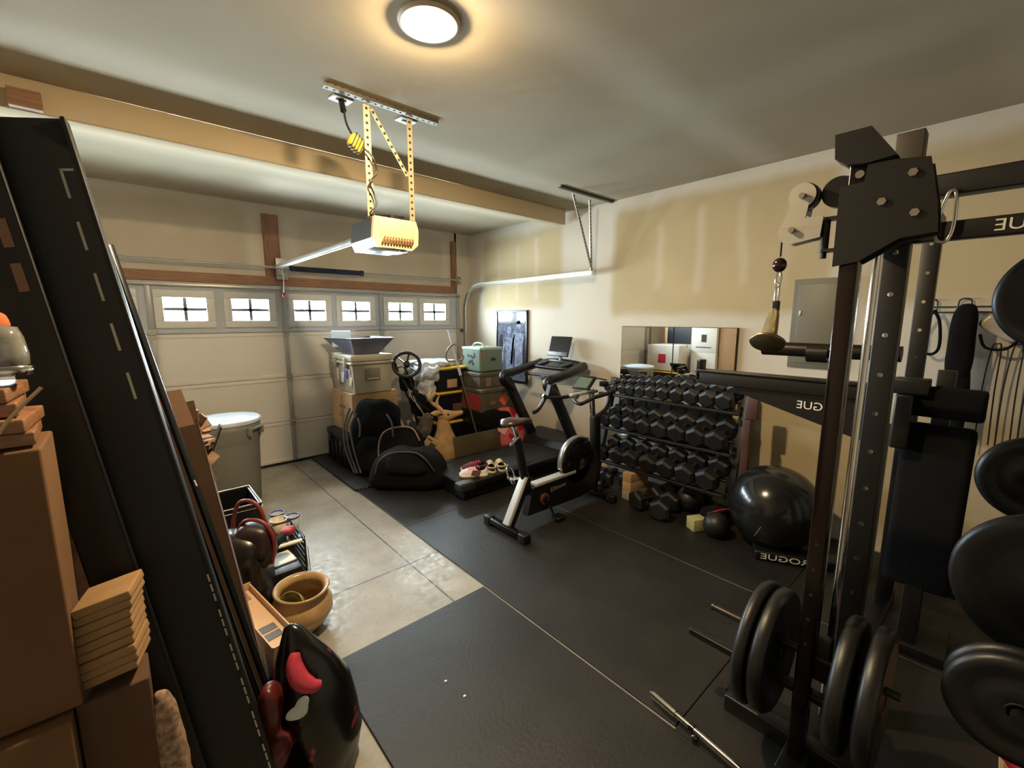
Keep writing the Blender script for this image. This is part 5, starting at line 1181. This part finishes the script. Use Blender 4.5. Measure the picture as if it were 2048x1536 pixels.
# long pale tray carton
t = thing('barcode_carton', 'long narrow open pale carton with barcode labels beside the ceramic pot', 'box', (.42, 2.2, 0))
MX = skew((.448, 1.925, 0), (-1, -.14, 0), (-.085, .57, 0)); 
b = MB()
def xs_(b, x0, x1, y0, y1, z0, z1, mi=0): b.box((0, 0, 0), (abs(x1 - x0), abs(y1 - y0), abs(z1 - z0)), MX @ TR((x0 + x1) / 2, (y0 + y1) / 2, -(z0 + z1) / 2 if (MX.to_3x3() @ Vector((0, 0, 1))).z < 0 else (z0 + z1) / 2), mi)
PALE = mat('pale_card', S(202, 170, 138), .8, var=.05, vscale=8)
xs_(b, 0, .115, 0, .58, .0, .345); xs_(b, 0, .006, 0, .58, .345, .375); xs_(b, .109, .115, 0, .58, .345, .375); xs_(b, 0, .115, .574, .58, .345, .385); xs_(b, 0, .115, 0, .006, .345, .375)
b.build('carton_body', PALE, t)
b = MB(); xs_(b, .03, .10, .10, .15, .345, .3475); xs_(b, .03, .10, .165, .215, .345, .3475); b.build('barcode_label', mat('grey_barcode_print', S(92, 90, 90), .6), t)
b = MB(); xs_(b, .03, .08, .48, .56, .345, .349); b.build('side_label', mat('brown_mottle_label', S(150, 124, 104), .6, var=.4, vscale=60), t)
# ceramic pot
t = thing('ceramic_pot', 'glazed tan ceramic pot with flared rim on the concrete', 'pot', (.60, 2.50, 0))
CER = mat('tan_glaze', S(170, 140, 98), .28, var=.25, vscale=9, coat=.3)
MB().lathe([(1e-4, .003), (.085, .003), (.095, .012), (.135, .06), (.163, .115), (.160, .165), (.135, .205), (.118, .218), (.120, .228), (.142, .248), (.148, .256), (.140, .262), (.122, .250), (.108, .225), (.130, .195), (.148, .15), (.148, .115), (.12, .06), (.08, .02), (1e-4, .016)], TR(.60, 2.50, 0) @ rot(.06, .02), 48).build('pot_body', CER, t)
tag(MB().lathe([(1e-4, 0), (.03, .0), (.075, .03), (.085, .07), (.080, .07), (.068, .032), (.03, .008), (1e-4, .008)], TR(.575, 2.50, .135) @ rot(.2, -1.0, .4), 32).build('green_bowl', mat('celadon_glaze', S(140, 136, 84), .2, var=.25, vscale=14, coat=.4)), 'small green glazed bowl tipped inside the ceramic pot', 'bowl')
# trash can
t = thing('trash_can', 'grey round trash can with pale lid by the garage door', 'trash can', (.62, 4.78, 0))
TG = mat('trash_can_grey', S(120, 118, 110), .5)
prof = [(1e-4, .004), (.235, .004), (.245, .02), (.27, .60), (.274, .62), (.283, .64), (.285, .74), (.288, .80), (.276, .80), (.262, .60), (.235, .03), (1e-4, .03)]
MB().lathe(prof, TR(.62, 4.78, 0), 48).build('can_body', TG, t)
MB().lathe([(.296, .795), (.298, .82), (.28, .832), (.20, .836), (.19, .846), (.10, .85), (1e-4, .852)], TR(.62, 4.78, 0), 48).build('lid', mat('pale_blue_grey_lid', S(186, 194, 204), .4), t)
for a in (math.radians(-48), math.radians(132)):
    c, s = math.cos(a), math.sin(a); M_ = TR(.62 + .30 * c, 4.78 + .30 * s, .72) @ rot(0, 0, a)
    MB().box((0, 0, 0), (.05, .17, .02), M_ @ TR(0, 0, .03), 0, .006).box((0, 0, 0), (.05, .02, .07), M_ @ TR(0, .075, 0), 0, .006).box((0, 0, 0), (.05, .02, .07), M_ @ TR(0, -.075, 0), 0, .006).build('side_handle', TG, t)
# bags, cups, wire basket
t = thing('black_bin', 'black open bin with bright metal rim behind the handled tote bag', 'bin', (.42, 3.1, 0))
MB().bb(.22, .56, 3.12, 3.50, .0, .02).bb(.22, .235, 3.12, 3.50, .02, .56).bb(.545, .56, 3.12, 3.50, .02, .56).bb(.235, .545, 3.12, 3.135, .02, .56).bb(.235, .545, 3.485, 3.50, .02, .56).build('bin_body', BLKP, t)
MB().tube([(.22, 3.12, .565), (.56, 3.12, .565), (.56, 3.50, .565), (.22, 3.50, .565)], .006, n=8, closed=True).tube([(.215, 3.115, .535), (.565, 3.115, .535), (.565, 3.505, .535), (.215, 3.505, .535)], .004, n=8, closed=True).build('metal_rim', STEEL, t)
t = thing('handled_tote_bag', 'dark red and black tote bag with looped handles on the floor', 'bag', (.42, 2.75, 0))
MB().blob((.36, 2.72, .29), (.30, .30, .60), rot(0, 0, -.5), e=3.6, amp=.03, fr=6, n=16).build('bag_body', mat('black_glossy_bag', S(26, 20, 20), .3), t)
MB().blob((.43, 2.66, .50), (.20, .16, .26), rot(.1, .1, -.6), e=3, amp=.02, fr=8, n=12).build('bag_front', mat('bag_front_dark', S(40, 26, 24), .4), t)
RB_ = mat('dark_red_handle', S(118, 40, 36), .4)
for dy, zt in ((.08, .72), (-.06, .66)):
    base = Vector((.43, 2.70 + dy, .40)); MB().tube([base - RV * .09, base - RV * .10 + Vector((0, 0, .16)), base - RV * .05 + Vector((0, 0, zt - .41)), base + RV * .05 + Vector((0, 0, zt - .42)), base + RV * .10 + Vector((0, 0, .14)), base + RV * .08], .011, n=8, sub=6).build('handle', RB_, t)
t = thing('file_box', 'black file box with white papers on top inside the wire basket', 'box', (.62, 2.85, 0))
MB().bb(.50, .68, 2.72, 2.98, .004, .25, 0, .01).build('box_body', BLKP, t)
MB().box((.59, 2.88, .256), (.15, .15, .008), rot(0, 0, .1)).build('papers', WHITEP, t)
t = thing('wire_basket', 'black wire basket stand on the concrete behind the ceramic pot', 'basket', (.70, 2.85, 0))
b = MB()
for x, y in ((.695, 2.70), (.705, 3.02)): b.cyl((x, y, .0), (x, y, .42), .006, n=8)
for k in range(9): b.cyl((.70, 2.70, .06 + .04 * k), (.705, 3.02, .06 + .04 * k), .0025, n=6)
for k in range(7): b.cyl((.728, 2.72 + .045 * k, .03), (.715, 2.72 + .045 * k, .36), .002, n=6)
b.tube([(.56, 2.70, .42), (.695, 2.70, .425), (.705, 3.02, .425), (.57, 3.03, .42)], .005, n=6)
b.build('wire_frame', BLKP, t)
MB().cyl((.55, 2.705, .425), (.68, 2.70, .425), .012, n=12).build('white_grip', WHITE, t)
def cup(x, y, z, r, h, lab, m, rim):
    t = thing('cup', lab, 'cup', (x, y, z), 'cups beside the tote bag')
    MB().lathe([(1e-4, z), (r * .75, z), (r, z + h), (r * .94, z + h), (r * .7, z + .006), (1e-4, z + .006)], TR(x, y, 0), 24).build('cup_wall', m, t)
    MB().tube([(x + r * math.cos(2 * PI * k / 24), y + r * math.sin(2 * PI * k / 24), z + h) for k in range(24)], .005, n=6, closed=True).build('rim', rim, t)
BLUE = mat('cobalt_rim', S(44, 56, 140), .3)
tag(MB().bb(.58, .80, 3.08, 3.34, 0, .26, 0, .01).build('dark_crate', BLKP), 'small dark crate on the floor carrying the three cups', 'crate')
cup(.66, 3.17, .262, .052, .13, 'cream cup with plain rim, nearest of three', mat('cream_ceramic', S(206, 196, 176), .3), mat('cream_ceramic', S(206, 196, 176), .3))
cup(.68, 3.285, .262, .046, .13, 'clear cup with blue rim, farthest of three', mat('pale_clear_plastic', S(176, 184, 188), .15), BLUE)
cup(.752, 3.19, .262, .046, .12, 'clear cup with blue rim, right of three', mat('pale_clear_plastic', S(176, 184, 188), .15), BLUE)
t = thing('folded_umbrella', 'dark folded umbrella with red end lying across the tote bag', 'umbrella', (.55, 2.8, .5))
MB().beam((.42, 2.56, .46), (.60, 2.78, .45), .045, .04, 0, .015).build('umbrella_body', BLKC, t)
MB().blob((.635, 2.82, .455), (.10, .07, .05), rot(0, 0, .9), e=3, amp=.012, fr=22, n=8).build('red_end', mat('red_umbrella_end', S(150, 30, 38), .6), t)

# ================================================================== LEFT WALL STORAGE (seen in the mirrors)
WBX = mat('white_printed_carton', S(214, 208, 200), .75)
def prt(t, x, y0, y1, z, h): MB().bb(x, x + .002, y0, y1, z, z + h).build('carton_print', INK, t)
for k, (z0, z1) in enumerate(((0, .52), (.52, 1.04), (1.04, 1.56), (1.56, 2.05))):
    t = carton(-1.40, -.92, 3.95, 4.48, z0, z1, 'white printed moving carton by the left wall, %s of its stack' % ('bottom', 'second', 'third', 'top')[k], WBX)
    prt(t, -.9195, 4.05, 4.38, z0 + .10, .02); prt(t, -.9195, 4.16, 4.27, z0 + .22, .16)
carton(-1.40, -.98, 3.50, 3.92, 0, 1.85, 'tall plain wardrobe carton between the white cartons and the wood shelf', CARD, None, name='wardrobe_carton')
t = carton(-1.30, -.62, 4.60, 5.35, .62, 1.18, 'wide white topped carton with red stamp by the left wall', WBX, None, name='wide_carton')
MB().bb(-.6195, -.617, 4.9, 5.08, .78, .98).build('red_stamp', RED, t)
tote(-1.35, -.60, 4.58, 5.36, 0.004, .60, 'large black tote with yellow lid under the wide white carton')
t = thing('yellow_frame_screen', 'dark screen in a light wood frame leaning above the wide carton', 'picture', (-1.25, 4.95, 1.18))
MB().bb(-1.30, -1.27, 4.66, 5.24, 1.185, 1.60).build('dark_panel', NAVY, t)
for a0, a1, c0, c1 in ((4.60, 4.66, 1.182, 1.66), (5.24, 5.30, 1.182, 1.66), (4.66, 5.24, 1.60, 1.66)): MB().bb(-1.31, -1.26, a0, a1, c0, c1).build('frame_bar', WOODL, t)
t = thing('wood_shelf', 'open light wood shelf unit along the left wall', 'shelf', (-1.2, 2.9, 0))
for z in (.45, .95, 1.45, 1.95): MB().bb(-1.42, -.98, 2.35, 3.45, z, z + .035).build('shelf_board', WOODL, t)
for y in (2.35, 3.41):
    for x in (-1.42, -1.02): MB().bb(x, x + .04, y, y + .04, 0, 2.1).build('post', WOODL, t)
carton(-1.38, -1.04, 3.0, 3.36, .486, .80, 'cardboard box on the low shelf by the wardrobe carton', CARDD, None, name='shelf_carton')
carton(-1.38, -1.04, 2.45, 2.9, .986, 1.32, 'cardboard box on the middle shelf board', CARDD, None, name='shelf_carton')
tag(MB().blob((-1.2, 3.18, 1.08), (.34, .36, .19), e=3, amp=.03, fr=9, n=12).build('dark_cloth_bundle', mat('grey_plastic_bundle', S(70, 68, 66), .3, var=.4, vscale=14)), 'dark plastic wrapped bundle on the shelf beside a cardboard box', 'bundle')
